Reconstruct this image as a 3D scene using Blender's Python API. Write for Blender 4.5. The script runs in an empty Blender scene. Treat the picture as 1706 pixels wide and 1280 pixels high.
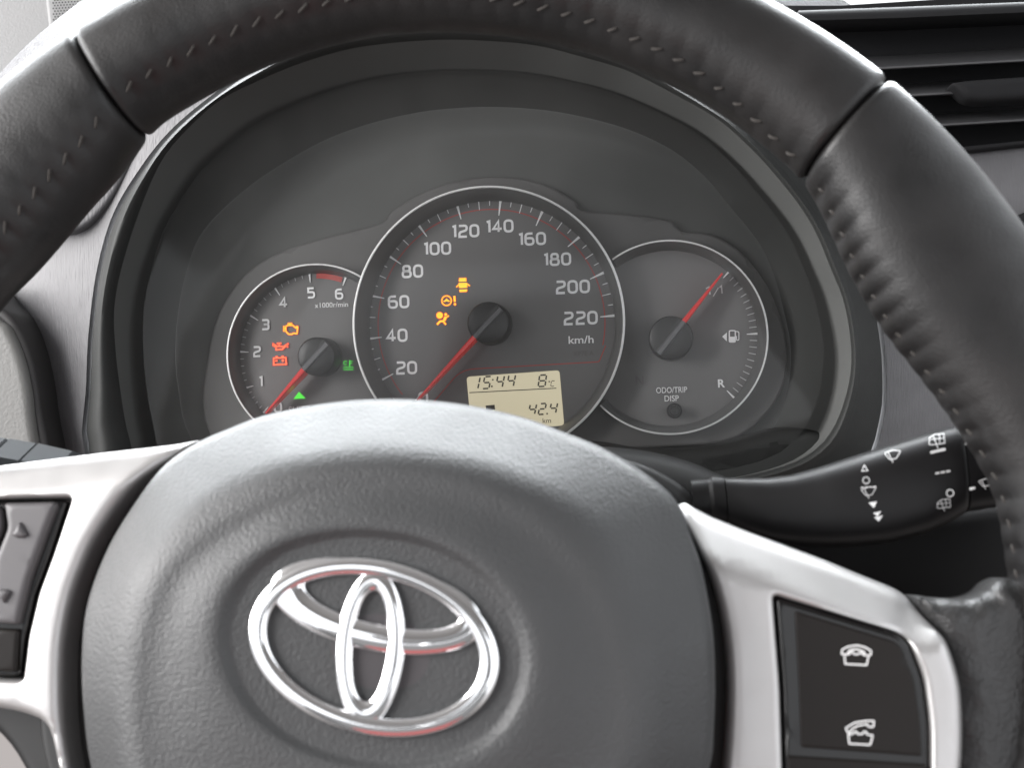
import bpy, bmesh, math, random
import numpy as np
from math import sin, cos, radians, degrees, pi, hypot, atan2, sqrt
from mathutils import Vector, Matrix
from mathutils.geometry import delaunay_2d_cdt
from mathutils.bvhtree import BVHTree

random.seed(7)
scene = bpy.context.scene
COL = scene.collection

# ------------------------------------------------------------------ camera
FPX = 2060.0                                   # focal length in photo pixels (photo 1706 x 1280)
CAM = np.array([0.05, -0.35, 1.15])
def cam_axes(yaw=6.3, pitch=-15.5, roll=3.5):
    y, p, r = map(radians, (yaw, pitch, roll))
    fw = np.array([-sin(y)*cos(p), cos(y)*cos(p), sin(p)])
    rt = np.array([cos(y), sin(y), 0.0]); up = np.cross(rt, fw)
    return rt*cos(r)-up*sin(r), up*cos(r)+rt*sin(r), fw
CR, CU, CF = cam_axes()
cam_data = bpy.data.cameras.new('camera')
cam = bpy.data.objects.new('camera', cam_data); COL.objects.link(cam)
cam.matrix_world = Matrix(((CR[0], CU[0], -CF[0], CAM[0]), (CR[1], CU[1], -CF[1], CAM[1]), (CR[2], CU[2], -CF[2], CAM[2]), (0, 0, 0, 1)))
cam_data.sensor_width = 36.0; cam_data.sensor_fit = 'HORIZONTAL'
cam_data.lens = FPX*36.0/1706.0
cam_data.clip_start = 0.01; cam_data.clip_end = 100.0
cam_data.dof.use_dof = True; cam_data.dof.focus_distance = 0.465; cam_data.dof.aperture_fstop = 17.0
scene.camera = cam

# ------------------------------------------------------------------ world and lamps (daylight through the car's windows)
world = bpy.data.worlds.new('World'); scene.world = world; world.use_nodes = True
wt = world.node_tree; wt.nodes.clear()
wo = wt.nodes.new('ShaderNodeOutputWorld'); bg = wt.nodes.new('ShaderNodeBackground')
tc = wt.nodes.new('ShaderNodeTexCoord'); sp = wt.nodes.new('ShaderNodeSeparateXYZ'); rp = wt.nodes.new('ShaderNodeValToRGB')
rp.color_ramp.elements[0].position = 0.30; rp.color_ramp.elements[0].color = (0.20, 0.185, 0.18, 1)
rp.color_ramp.elements[1].position = 0.75; rp.color_ramp.elements[1].color = (0.93, 0.96, 1.0, 1)
ma = wt.nodes.new('ShaderNodeMath'); ma.operation = 'MULTIPLY_ADD'; ma.inputs[1].default_value = 0.5; ma.inputs[2].default_value = 0.5
wt.links.new(tc.outputs['Generated'], sp.inputs[0]); wt.links.new(sp.outputs['Z'], ma.inputs[0])
wt.links.new(ma.outputs[0], rp.inputs[0]); wt.links.new(rp.outputs[0], bg.inputs[0]); wt.links.new(bg.outputs[0], wo.inputs[0])
bg.inputs[1].default_value = 1.15

def area(name, loc, target, sx, sy, power, color):
    l = bpy.data.lights.new(name, 'AREA'); l.shape = 'RECTANGLE'; l.size = sx; l.size_y = sy; l.energy = power; l.color = color
    o = bpy.data.objects.new(name, l); COL.objects.link(o); o.location = loc
    o.rotation_euler = (Vector(target)-Vector(loc)).to_track_quat('-Z', 'Y').to_euler()
    return o
area('windscreen_daylight', (-0.18, 0.82, 1.48), (0, 0.0, 1.02), 1.7, 0.75, 66.0, (0.93, 0.97, 1.0))
area('side_window_daylight', (-0.95, -0.28, 1.45), (0, 0.05, 1.02), 1.1, 0.65, 15.0, (1.0, 0.98, 0.97))

scene.view_settings.view_transform = 'Standard'; scene.view_settings.look = 'None'
scene.cycles.max_bounces = 5; scene.cycles.diffuse_bounces = 3; scene.cycles.glossy_bounces = 3; scene.cycles.caustics_reflective = False; scene.cycles.caustics_refractive = False
scene.view_settings.exposure = 1.15; scene.view_settings.gamma = 1.0

# ------------------------------------------------------------------ pixel -> place
def ray(x, y):
    return CF+CR*(x-853.0)/FPX-CU*(y-640.0)/FPX
class Frame:
    """A tilted plane of the car (u right, v up the plane, w towards the driver)."""
    def __init__(s, tilt, cpx, depth):
        t = radians(tilt)
        s.n = np.array([0, -cos(t), sin(t)]); s.u = np.array([1.0, 0, 0]); s.v = np.array([0, sin(t), cos(t)])
        s.c = ray(*cpx)*depth
    def uv(s, x, y, w=0.0):
        r = ray(x, y); k = ((s.c@s.n)+w)/(r@s.n); d = r*k-s.c
        return (d@s.u, d@s.v)
    def loc(s, x, y, w=0.0):
        a, b = s.uv(x, y, w); return (a, b, w)
    def matrix(s):
        c = s.c+CAM
        return Matrix(((s.u[0], s.v[0], s.n[0], c[0]), (s.u[1], s.v[1], s.n[1], c[1]), (s.u[2], s.v[2], s.n[2], c[2]), (0, 0, 0, 1)))
    def local(s, P):
        d = np.asarray(P)-CAM-s.c; return (d@s.u, d@s.v, d@s.n)
W = Frame(24, (690, 1010), 0.323)      # steering wheel plane
K = Frame(16, (812, 537), 0.480)       # instrument plane

# ------------------------------------------------------------------ materials
def mat(name, color, rough=0.5, metal=0.0, spec=0.5, bumps=(), var=0.0, varscale=60, coat=0.0, emit=None, es=0.0, roughvar=0.0, tint=None):
    m = bpy.data.materials.new(name); m.use_nodes = True; nt = m.node_tree
    p = nt.nodes['Principled BSDF']
    p.inputs['Base Color'].default_value = (*color, 1); p.inputs['Roughness'].default_value = rough
    p.inputs['Metallic'].default_value = metal; p.inputs['Specular IOR Level'].default_value = spec
    p.inputs['Coat Weight'].default_value = coat; p.inputs['Coat Roughness'].default_value = 0.1
    if emit:
        p.inputs['Emission Color'].default_value = (*emit, 1); p.inputs['Emission Strength'].default_value = es
    t = nt.nodes.new('ShaderNodeTexCoord')
    def noise(scale, stretch=None, detail=3.0):
        n = nt.nodes.new('ShaderNodeTexNoise'); n.inputs['Scale'].default_value = scale; n.inputs['Detail'].default_value = detail
        if stretch:
            mp = nt.nodes.new('ShaderNodeMapping'); mp.inputs['Scale'].default_value = stretch
            nt.links.new(t.outputs['Object'], mp.inputs[0]); nt.links.new(mp.outputs[0], n.inputs['Vector'])
        else: nt.links.new(t.outputs['Object'], n.inputs['Vector'])
        return n
    if var:
        n = noise(varscale); r = nt.nodes.new('ShaderNodeValToRGB')
        c2 = tint or color
        r.color_ramp.elements[0].position = 0.3; r.color_ramp.elements[1].position = 0.7
        r.color_ramp.elements[0].color = (*[c*(1-var) for c in color], 1); r.color_ramp.elements[1].color = (*[c*(1+var) for c in c2], 1)
        nt.links.new(n.outputs['Fac'], r.inputs[0]); nt.links.new(r.outputs[0], p.inputs['Base Color'])
    if roughvar:
        n = noise(varscale*1.7, detail=6); mr = nt.nodes.new('ShaderNodeMapRange')
        mr.inputs[1].default_value = 0.3; mr.inputs[2].default_value = 0.7
        mr.inputs[3].default_value = max(0.02, rough-roughvar); mr.inputs[4].default_value = rough+roughvar
        nt.links.new(n.outputs['Fac'], mr.inputs[0]); nt.links.new(mr.outputs[0], p.inputs['Roughness'])
    prev = None
    for kind, scale, dist, strength, stretch in bumps:
        if kind == 'vor':
            n = nt.nodes.new('ShaderNodeTexVoronoi'); n.feature = 'F1'; n.inputs['Scale'].default_value = scale
            d = noise(scale*0.6, detail=1); vm = nt.nodes.new('ShaderNodeVectorMath'); vm.operation = 'MULTIPLY_ADD'
            vm.inputs[1].default_value = (0.9/scale,)*3
            nt.links.new(d.outputs['Color'], vm.inputs[0]); nt.links.new(t.outputs['Object'], vm.inputs[2])
            nt.links.new(vm.outputs[0], n.inputs['Vector']); out = n.outputs['Distance']; dist = -dist
        else:
            n = noise(scale, stretch); out = n.outputs['Fac']
        b = nt.nodes.new('ShaderNodeBump'); b.inputs['Strength'].default_value = strength; b.inputs['Distance'].default_value = abs(dist); b.invert = dist < 0
        nt.links.new(out, b.inputs['Height'])
        if prev: nt.links.new(prev.outputs[0], b.inputs['Normal'])
        prev = b
    if prev: nt.links.new(prev.outputs[0], p.inputs['Normal'])
    return m
M = {}
M['leather'] = mat('rim_leather', (0.0120, 0.0118, 0.0120), 0.45, spec=0.38, bumps=[('vor', 1100, 0.0002, 0.22, None), ('noise', 160, 0.0004, 0.12, None), ('noise', 55, 0.0009, 0.10, None)], var=0.25, varscale=40, roughvar=0.12, tint=(0.014, 0.0130, 0.0128))
M['grain'] = mat('grained_leather', (0.026, 0.0255, 0.0255), 0.42, bumps=[('vor', 900, 0.0004, 0.4, None), ('noise', 200, 0.0006, 0.25, None)], roughvar=0.06)
M['thread'] = mat('stitch_thread', (0.034, 0.030, 0.027), 0.9, bumps=[('noise', 4000, 0.0001, 0.5, None)])
M['airbag'] = mat('airbag_plastic', (0.044, 0.045, 0.046), 0.50, bumps=[('vor', 1200, 0.00024, 0.52, None), ('noise', 1800, 0.0001, 0.25, None)], var=0.06, varscale=30, roughvar=0.04)
M['silver'] = mat('silver_paint', (0.48, 0.47, 0.465), 0.40, metal=0.70, bumps=[('noise', 5000, 0.00004, 0.25, None)], roughvar=0.04)
M['chrome'] = mat('chrome', (0.92, 0.92, 0.93), 0.035, metal=1.0)
M['gloss'] = mat('gloss_black', (0.008, 0.0075, 0.0075), 0.14, spec=0.35, bumps=[('noise', 200, 0.0001, 0.1, None)])
M['button'] = mat('button_black', (0.014, 0.012, 0.011), 0.34, spec=0.15, bumps=[('noise', 3000, 0.00005, 0.2, None)])
M['button_grey'] = mat('button_grey', (0.085, 0.08, 0.083), 0.45, bumps=[('noise', 3000, 0.00005, 0.2, None)])
M['dark'] = mat('dark_plastic', (0.012, 0.012, 0.012), 0.55, bumps=[('noise', 2500, 0.0001, 0.3, None)])
M['stalk'] = mat('stalk_plastic', (0.006, 0.0056, 0.006), 0.44, spec=0.32, bumps=[('noise', 3500, 0.00006, 0.3, None)], roughvar=0.05)
M['emblem_back'] = mat('emblem_backing', (0.055, 0.05, 0.053), 0.5, bumps=[('noise', 900, 0.0001, 0.3, None)])
M['dial'] = mat('dial_face', (0.145, 0.142, 0.14), 0.7, bumps=[('noise', 1500, 0.00005, 0.1, (0.3, 3.0, 1.0))])
M['panel'] = mat('gauge_panel', (0.115, 0.113, 0.111), 0.65, bumps=[('noise', 3000, 0.0001, 0.3, None)])
M['bezel'] = mat('gauge_bezel', (0.14, 0.142, 0.14), 0.45)
M['bezel_satin'] = mat('gauge_bezel_satin', (0.16, 0.165, 0.165), 0.36, metal=0.4)
M['ring'] = mat('gauge_ring', (0.95, 0.95, 0.94), 0.35, metal=0.1)
M['print'] = mat('white_print', (0.85, 0.85, 0.85), 0.6)
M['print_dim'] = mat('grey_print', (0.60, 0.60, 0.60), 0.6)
M['print_ghost'] = mat('unlit_print', (0.11, 0.10, 0.10), 0.6)
M['print_red'] = mat('red_print', (0.42, 0.055, 0.045), 0.6)
M['print_bright'] = mat('stalk_print', (0.55, 0.55, 0.55), 0.5)
M['phone_print'] = mat('phone_print', (0.88, 0.88, 0.87), 0.5)
M['needle'] = mat('needle_red', (0.62, 0.025, 0.025), 0.28, emit=(1, 0.03, 0.02), es=0.05)
M['hub'] = mat('needle_hub', (0.008, 0.008, 0.0085), 0.40, spec=0.4)
M['hub_bar'] = mat('needle_bar', (0.11, 0.11, 0.115), 0.45)
M['lcd'] = mat('lcd_backlit', (0.30, 0.28, 0.21), 0.35, emit=(1.0, 0.89, 0.60), es=0.20, var=0.05, varscale=40)
M['lcd_ink'] = mat('lcd_segment', (0.035, 0.028, 0.02), 0.4)
M['amber'] = mat('lamp_amber', (0.3, 0.1, 0.0), 0.5, emit=(1.0, 0.50, 0.02), es=0.62)
M['amber_glow'] = mat('lamp_amber_edge', (0.3, 0.03, 0.0), 0.5, emit=(1.0, 0.09, 0.02), es=0.42)
M['red'] = mat('lamp_red', (0.3, 0.02, 0.0), 0.5, emit=(1.0, 0.16, 0.05), es=0.6)
M['red_glow'] = mat('lamp_red_edge', (0.25, 0.01, 0.0), 0.5, emit=(1.0, 0.03, 0.015), es=0.32)
M['green'] = mat('lamp_green', (0.02, 0.2, 0.02), 0.5, emit=(0.08, 0.75, 0.05), es=0.5)
M['green_dim'] = mat('lamp_green_dim', (0.02, 0.12, 0.02), 0.5, emit=(0.06, 0.6, 0.05), es=0.6)
M['liner_hazed'] = mat('hazed_liner_plastic', (0.082, 0.084, 0.081), 0.65, bumps=[('noise', 2600, 0.00006, 0.3, None)])  # smooth inner plastic, its grey lifted above the lip's to stand for haze
M['column'] = mat('column_plastic', (0.030, 0.031, 0.031), 0.5, bumps=[('noise', 2200, 0.0001, 0.4, None)])
M['black'] = mat('black_plastic', (0.005, 0.0045, 0.0045), 0.6, spec=0.25)
M['white_trim'] = mat('white_trim', (0.8, 0.81, 0.8), 0.5)
M['hood'] = mat('hood_plastic', (0.030, 0.031, 0.030), 0.58, spec=0.22, bumps=[('noise', 1900, 0.00012, 0.5, None)], roughvar=0.04)
M['fascia'] = mat('fascia_grain', (0.105, 0.103, 0.108), 0.5, bumps=[('noise', 420, 0.0004, 0.7, (3.2, 0.35, 3.2)), ('noise', 2500, 0.0001, 0.3, None)], var=0.08, varscale=120)
M['groove'] = mat('panel_gap', (0.03, 0.028, 0.028), 0.6)
M['pale'] = mat('pale_trim', (0.19, 0.19, 0.19), 0.55, bumps=[('noise', 900, 0.0003, 0.5, None)])
M['side'] = mat('side_trim', (0.13, 0.128, 0.122), 0.5, bumps=[('noise', 700, 0.0003, 0.5, None)])
M['stalk_grey'] = mat('stalk_grey', (0.06, 0.063, 0.066), 0.8, spec=0.1)
M['vent'] = mat('vent_plastic', (0.014, 0.014, 0.015), 0.75, spec=0.15, bumps=[('noise', 2500, 0.0001, 0.3, None)])
M['slat'] = mat('slat_plastic', (0.065, 0.065, 0.068), 0.36, bumps=[('noise', 2500, 0.0001, 0.3, None)])
M['grille_hole'] = mat('grille_hole', (0.02, 0.02, 0.02), 0.7)
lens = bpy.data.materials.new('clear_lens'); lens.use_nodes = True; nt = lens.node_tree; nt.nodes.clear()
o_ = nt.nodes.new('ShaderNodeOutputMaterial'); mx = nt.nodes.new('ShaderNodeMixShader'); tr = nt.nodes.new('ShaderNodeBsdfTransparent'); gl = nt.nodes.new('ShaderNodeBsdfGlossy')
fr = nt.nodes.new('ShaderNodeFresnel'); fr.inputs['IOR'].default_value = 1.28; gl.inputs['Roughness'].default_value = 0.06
nt.links.new(fr.outputs[0], mx.inputs[0]); nt.links.new(tr.outputs[0], mx.inputs[1]); nt.links.new(gl.outputs[0], mx.inputs[2]); haze_df = nt.nodes.new('ShaderNodeBsdfDiffuse'); haze_df.inputs[0].default_value = (0.8, 0.79, 0.77, 1); mx2 = nt.nodes.new('ShaderNodeMixShader')
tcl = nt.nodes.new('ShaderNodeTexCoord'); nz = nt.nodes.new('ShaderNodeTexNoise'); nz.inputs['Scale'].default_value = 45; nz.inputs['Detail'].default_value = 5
haze_amount = nt.nodes.new('ShaderNodeMapRange'); haze_amount.inputs[3].default_value = 0.004; haze_amount.inputs[4].default_value = 0.034  # veil of haze painted in as a thin whitish layer over the lens
nt.links.new(tcl.outputs['Object'], nz.inputs['Vector']); nt.links.new(nz.outputs['Fac'], haze_amount.inputs[0]); nt.links.new(haze_amount.outputs[0], mx2.inputs[0])
nt.links.new(mx.outputs[0], mx2.inputs[1]); nt.links.new(haze_df.outputs[0], mx2.inputs[2]); nt.links.new(mx2.outputs[0], o_.inputs[0])
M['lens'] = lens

# ------------------------------------------------------------------ object helpers
def empty(name, frame, label, cat, group=None):
    o = bpy.data.objects.new(name, None); COL.objects.link(o); o.empty_display_size = 0.02
    o.matrix_world = frame.matrix(); o['label'] = label; o['category'] = cat
    if group: o['group'] = group
    return o
def mesh_obj(name, verts, faces, material, parent, smooth=True, angle=35):
    me = bpy.data.meshes.new(name); me.from_pydata([tuple(map(float, v)) for v in verts], [], faces); me.update()
    if smooth:
        me.polygons.foreach_set('use_smooth', [True]*len(me.polygons)); me.set_sharp_from_angle(angle=radians(angle))
    if material: me.materials.append(material)
    o = bpy.data.objects.new(name, me); COL.objects.link(o); o.parent = parent
    return o
class MB:
    def __init__(s): s.v = []; s.f = []
    def add(s, v, f):
        n = len(s.v); s.v += list(v); s.f += [tuple(i+n for i in q) for q in f]
    def build(s, name, material, parent, **k): return mesh_obj(name, s.v, s.f, material, parent, **k)
def spline(pts, n=8, closed=False):
    P = [np.array(p, float) for p in pts]; out = []; N = len(P)
    rng = range(N if closed else N-1)
    for i in rng:
        if closed: a, b, c, d = P[i-1], P[i], P[(i+1) % N], P[(i+2) % N]
        else: a, b, c, d = P[max(i-1, 0)], P[i], P[i+1], P[min(i+2, N-1)]
        for j in range(n):
            t = j/n
            out.append(0.5*((2*b)+(c-a)*t+(2*a-5*b+4*c-d)*t*t+(3*b-a-3*c+d)*t**3))
    if not closed: out.append(P[-1])
    return out
def rounded(pts, r, closed=True, n=5):
    """Polyline with its corners rounded."""
    P = [np.array(p, float) for p in pts]; N = len(P); out = []
    for i in range(N):
        if not closed and i in (0, N-1): out.append(P[i]); continue
        a, b, c = P[i-1], P[i], P[(i+1) % N]
        rr = r[i] if isinstance(r, (list, tuple)) else r
        la, lc = np.linalg.norm(a-b), np.linalg.norm(c-b); k = min(rr, la*0.49, lc*0.49)
        if k <= 1e-9: out.append(b); continue
        p, q = b+(a-b)/la*k, b+(c-b)/lc*k
        for j in range(n+1):
            t = j/n; out.append((1-t)**2*p+2*t*(1-t)*b+t*t*q)
    return out
def densify(pts, step, closed=True):
    out = []; N = len(pts)
    for i in range(N if closed else N-1):
        a, b = np.array(pts[i], float), np.array(pts[(i+1) % N], float); k = max(1, int(np.linalg.norm(b-a)/step))
        for j in range(k): out.append(a+(b-a)*j/k)
    if not closed: out.append(np.array(pts[-1], float))
    return out
def segdist(Q, poly, closed=True):
    Q = np.asarray(Q, float); P = np.asarray(poly, float)
    A = P if closed else P[:-1]; B = np.roll(P, -1, 0) if closed else P[1:]
    best = np.full(len(Q), 1e9)
    for a, b in zip(A, B):
        ab = b-a; L = ab@ab
        t = np.clip(((Q-a)@ab)/(L+1e-18), 0, 1); best = np.minimum(best, np.hypot(*(Q-(a+t[:, None]*ab)).T))
    return best
def inside(Q, poly):
    Q = np.asarray(Q, float); P = np.asarray(poly, float); c = np.zeros(len(Q), bool)
    for a, b in zip(P, np.roll(P, -1, 0)):
        m = ((a[1] > Q[:, 1]) != (b[1] > Q[:, 1]))
        with np.errstate(divide='ignore', invalid='ignore'):
            x = (b[0]-a[0])*(Q[:, 1]-a[1])/(b[1]-a[1]+1e-30)+a[0]
        c ^= m & (Q[:, 0] < x)
    return c
def plate(name, outline, top, base, material, parent, edge=0.001, step=0.004, holes=(), hfun=None, hole_edge=None, frame=None, wcoord=None, angle=40):
    """A solid plate over a (u,v) outline with rounded edges; hfun(Q, d) may give the height of the top."""
    ol = densify([tuple(p) for p in outline], step*0.6); hs = [densify([tuple(p) for p in h], step*0.6) for h in holes]
    loops = [ol]+hs; A = np.array(ol)
    us = np.arange(A[:, 0].min()+step/2, A[:, 0].max(), step); vs = np.arange(A[:, 1].min()+step/2, A[:, 1].max(), step)
    G = [(u+(step/2 if j % 2 else 0), v) for j, v in enumerate(vs) for u in us]
    ins = []
    for lp in loops:
        L = np.array(lp); t = np.roll(L, -1, 0)-np.roll(L, 1, 0); nn = np.stack([-t[:, 1], t[:, 0]], 1); nn /= (np.linalg.norm(nn, axis=1)[:, None]+1e-12)
        for k in (0.12, 0.35, 0.65, 1.0, 1.35):
            for s in (-1, 1):
                q = L+nn*s*edge*k; dd = segdist(q, L); ins += [tuple(x) for x, d_ in zip(q, dd) if d_ > edge*k*0.92]
    def dist(Q):
        d = segdist(Q, ol)
        for h in hs: d = np.minimum(d, segdist(Q, h)*(edge/(hole_edge or edge)))
        return d
    def ok(Q):
        m = inside(Q, ol)
        for h in hs: m &= ~inside(Q, h)
        return m
    G = np.array(G) if G else np.zeros((0, 2))
    if len(G):
        d = segdist(G, ol)
        for h in hs: d = np.minimum(d, segdist(G, h))
        G = G[ok(G) & (d > max(edge*1.5, step*0.35))]
    I = np.array(ins); I = I[ok(I)] if len(I) else np.zeros((0, 2))
    pts = []; edges = []
    for lp in loops:
        n0 = len(pts); pts += [tuple(p) for p in lp]; edges += [(n0+i, n0+(i+1) % len(lp)) for i in range(len(lp))]
    pts += [tuple(p) for p in I]+[tuple(p) for p in G]
    S = 1000.0
    vo, eo, fo, *_ = delaunay_2d_cdt([Vector((p[0]*S, p[1]*S)) for p in pts], edges, [], 0, 1e-5)
    V = np.array([(v.x/S, v.y/S) for v in vo]); F = [tuple(f) for f in fo]
    cen = np.array([V[list(f)].mean(0) for f in F]); keep = ok(cen); F = [f for f, k in zip(F, keep) if k]
    d = dist(V); x = np.clip(d/edge, 0, 1)
    drop = edge*(1-np.sqrt(np.clip(1-(1-x)**2, 0, 1)))
    H = (hfun(V, d) if hfun else np.full(len(V), top))-drop
    verts = [(a, b, h) for (a, b), h in zip(V, H)]
    cnt = {}
    for f in F:
        for i in range(len(f)):
            e = (f[i], f[(i+1) % len(f)]); cnt[e] = 1
    wall = []; mp = {}
    for (a, b) in list(cnt):
        if (b, a) in cnt: continue
        for q in (a, b):
            if q not in mp: mp[q] = len(verts); verts.append((V[q][0], V[q][1], base if not callable(base) else base(V[q])))
        wall.append((b, a, mp[a], mp[b]))
    return mesh_obj(name, verts, F+wall, material, parent, angle=angle)
def pplate(name, frame, px, w, base, material, parent, smooth_n=0, r=0, **k):
    """plate() from photo pixels on a frame plane at height w."""
    if smooth_n: px = spline(px, smooth_n, True)
    elif r: px = rounded(px, r)
    k['holes'] = [[frame.uv(x, y, w) for x, y in h] for h in k.get('holes', ())]
    return plate(name, [frame.uv(x, y, w) for x, y in px], w, base, material, parent, **k)
def ribbon(pts, width, closed=False):
    P = [np.array(p, float) for p in pts]; N = len(P); L = []; R_ = []
    for i in range(N):
        a = P[i-1] if (i > 0 or closed) else None; c = P[(i+1) % N] if (i < N-1 or closed) else None
        b = P[i]
        def nrm(v):
            l = np.linalg.norm(v); return v/l if l > 1e-12 else np.array([1.0, 0])
        d1 = nrm(b-a) if a is not None else nrm(c-b); d2 = nrm(c-b) if c is not None else d1
        t = nrm(d1+d2); n = np.array([-t[1], t[0]]); k = 1/max(0.55, n@np.array([-d1[1], d1[0]]))
        w = width[i] if isinstance(width, (list, tuple)) else width
        L.append(b+n*w/2*k); R_.append(b-n*w/2*k)
    v = L+R_; f = []
    for i in range(N if closed else N-1):
        j = (i+1) % N; f.append((N+i, N+j, j, i))
    return v, f
def up_faces(v, f):
    """Make 2-D faces counter-clockwise."""
    out = []
    for q in f:
        a = sum(v[q[i-1]][0]*v[q[i]][1]-v[q[i]][0]*v[q[i-1]][1] for i in range(len(q)))
        out.append(q if a > 0 else tuple(reversed(q)))
    return out
class Ink:
    """Flat print: strokes and fills collected in 2-D and laid on a plane (or wrapped on a surface)."""
    def __init__(s): s.v = []; s.f = []
    def add(s, v, f):
        n = len(s.v); s.v += [tuple(p) for p in v]; s.f += [tuple(i+n for i in q) for q in f]; return s
    dense = 0
    def line(s, pts, width, closed=False):
        if s.dense: pts = densify(pts, s.dense, closed)
        return s.add(*ribbon(pts, width, closed))
    def fill(s, pts): return s.add(pts, [tuple(range(len(pts)))])
    def disc(s, c, r, n=20, ry=None): return s.fill([(c[0]+r*cos(t), c[1]+(ry or r)*sin(t)) for t in np.linspace(0, 2*pi, n, endpoint=False)])
    def circle(s, c, r, width, n=28): return s.line([(c[0]+r*cos(t), c[1]+r*sin(t)) for t in np.linspace(0, 2*pi, n, endpoint=False)], width, True)
    def px(s, name, frame, w, material, parent):      # 2-D coordinates are photo pixels
        v = [frame.uv(x, y, w) for x, y in s.v]
        return mesh_obj(name, [(a, b, w) for a, b in v], up_faces(v, s.f), material, parent, smooth=False)
    def uv(s, name, origin, w, material, parent):
        v = [(origin[0]+a, origin[1]+b) for a, b in s.v]
        return mesh_obj(name, [(a, b, w) for a, b in v], up_faces(v, s.f), material, parent, smooth=False)
    def wrap(s, name, bvh, frame, material, parent, lift=0.00022):
        vv = []; okv = []
        for x, y in s.v:
            d = ray(x, y); d = d/np.linalg.norm(d); hit = bvh.ray_cast(Vector(CAM), Vector(d))
            if hit[0] is None: okv.append(False); vv.append((0, 0, 0)); continue
            n = np.array(hit[1]); n = n if n@d < 0 else -n
            okv.append(True); vv.append(frame.local(np.array(hit[0])-d*lift*0.5+n*lift))
        f = [q for q in s.f if all(okv[i] for i in q)]
        return mesh_obj(name, vv, f, material, parent, smooth=False)
def lathe(profile, n=48, c=(0, 0), a0=0.0, a1=2*pi):
    """profile: (r, w) pairs, from the outside in."""
    full = abs(a1-a0-2*pi) < 1e-6; m = n if full else n+1; v = []; f = []
    for r, w in profile:
        for i in range(m):
            t = a0+(a1-a0)*i/n; v.append((c[0]+r*cos(t), c[1]+r*sin(t), w))
    for k in range(len(profile)-1):
        for i in range(n):
            j = (i+1) % m
            f.append((k*m+i, k*m+j, (k+1)*m+j, (k+1)*m+i))
    if profile[-1][0] < 1e-6: pass
    return v, f
def tube(pts, r, n=8):
    P = [Vector(p) for p in pts]; v = []; f = []; N = len(P)
    for i, p in enumerate(P):
        t = (P[min(i+1, N-1)]-P[max(i-1, 0)]).normalized(); a = t.orthogonal().normalized() if i == 0 else (a-t*a.dot(t)).normalized(); b = t.cross(a)
        rr = r[i] if isinstance(r, (list, tuple)) else r
        for k in range(n): v.append(tuple(p+(a*cos(2*pi*k/n)+b*sin(2*pi*k/n))*rr))
    for i in range(N-1):
        for k in range(n): f.append((i*n+k, i*n+(k+1) % n, (i+1)*n+(k+1) % n, (i+1)*n+k))
    f.append(tuple(reversed(range(n)))); f.append(tuple(range((N-1)*n, N*n)))
    return v, f
def loft(rings, closed=True):
    n = len(rings[0]); v = [p for r in rings for p in r]; f = []
    for k in range(len(rings)-1):
        for i in range(n if closed else n-1):
            j = (i+1) % n; f.append((k*n+i, k*n+j, (k+1)*n+j, (k+1)*n+i))
    return v, f
def text_mesh(txt, size, bold=0.0):
    cu = bpy.data.curves.new('t', 'FONT'); cu.body = txt; cu.size = size; cu.align_x = 'CENTER'; cu.align_y = 'CENTER'; cu.offset = bold; cu.resolution_u = 4
    o = bpy.data.objects.new('t', cu); COL.objects.link(o)
    dg = bpy.context.evaluated_depsgraph_get(); me = bpy.data.meshes.new_from_object(o.evaluated_get(dg))
    v = [(p.co.x, p.co.y) for p in me.vertices]; f = [tuple(p.vertices) for p in me.polygons]
    bpy.data.objects.remove(o); bpy.data.curves.remove(cu); bpy.data.meshes.remove(me)
    return v, f
def text(name, txt, frame, cpx, w, width_px, height_px, material, parent, bold=0.0):
    v, f = text_mesh(txt, 1.0, bold); A = np.array(v); c = (A.max(0)+A.min(0))/2; s = A.max(0)-A.min(0)
    pu = frame.uv(cpx[0]+100, cpx[1], w)[0]-frame.uv(cpx[0], cpx[1], w)[0]; k = pu/100
    A = (A-c)*np.array([width_px*k/s[0], height_px*k/s[1]])
    return Ink().add([tuple(p) for p in A], f).uv(name, frame.uv(*cpx, w), w, material, parent)

# ---- stroke digits in the rounded style of the dials (box 0..0.72 x 0..1)
DW = 0.72
GLYPH = {'0': [([(0, 0), (DW, 0), (DW, 1), (0, 1)], .33, True)],
 '1': [([(.16, .93), (.40, 1.0), (.40, 0)], 0, False)],
 '2': [([(.02, 1), (DW, 1), (DW, .58), (.04, .40), (.04, 0), (DW, 0)], [0, .27, .2, .2, 0, 0], False)],
 '3': [([(.02, 1), (DW, 1), (DW, .53), (.18, .53)], .2, False), ([(.18, .53), (DW, .53), (DW, 0), (0, 0)], .22, False)],
 '4': [([(.50, 0), (.50, 1), (0, .28), (DW+.06, .28)], 0, False)],
 '5': [([(DW-.04, 1), (.06, 1), (.06, .58), (DW, .58), (DW, 0), (0, 0)], [0, 0, 0, .26, .26, 0], False)],
 '6': [([(DW-.06, 1), (.0, 1), (.0, 0), (DW, 0), (DW, .58), (.02, .58)], [0, .36, .3, .28, .26, 0], False)],
 '8': [([(.07, .53), (DW-.07, .53), (DW-.07, 1), (.07, 1)], .22, True), ([(0, 0), (DW, 0), (DW, .53), (0, .53)], .25, True)]}
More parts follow.
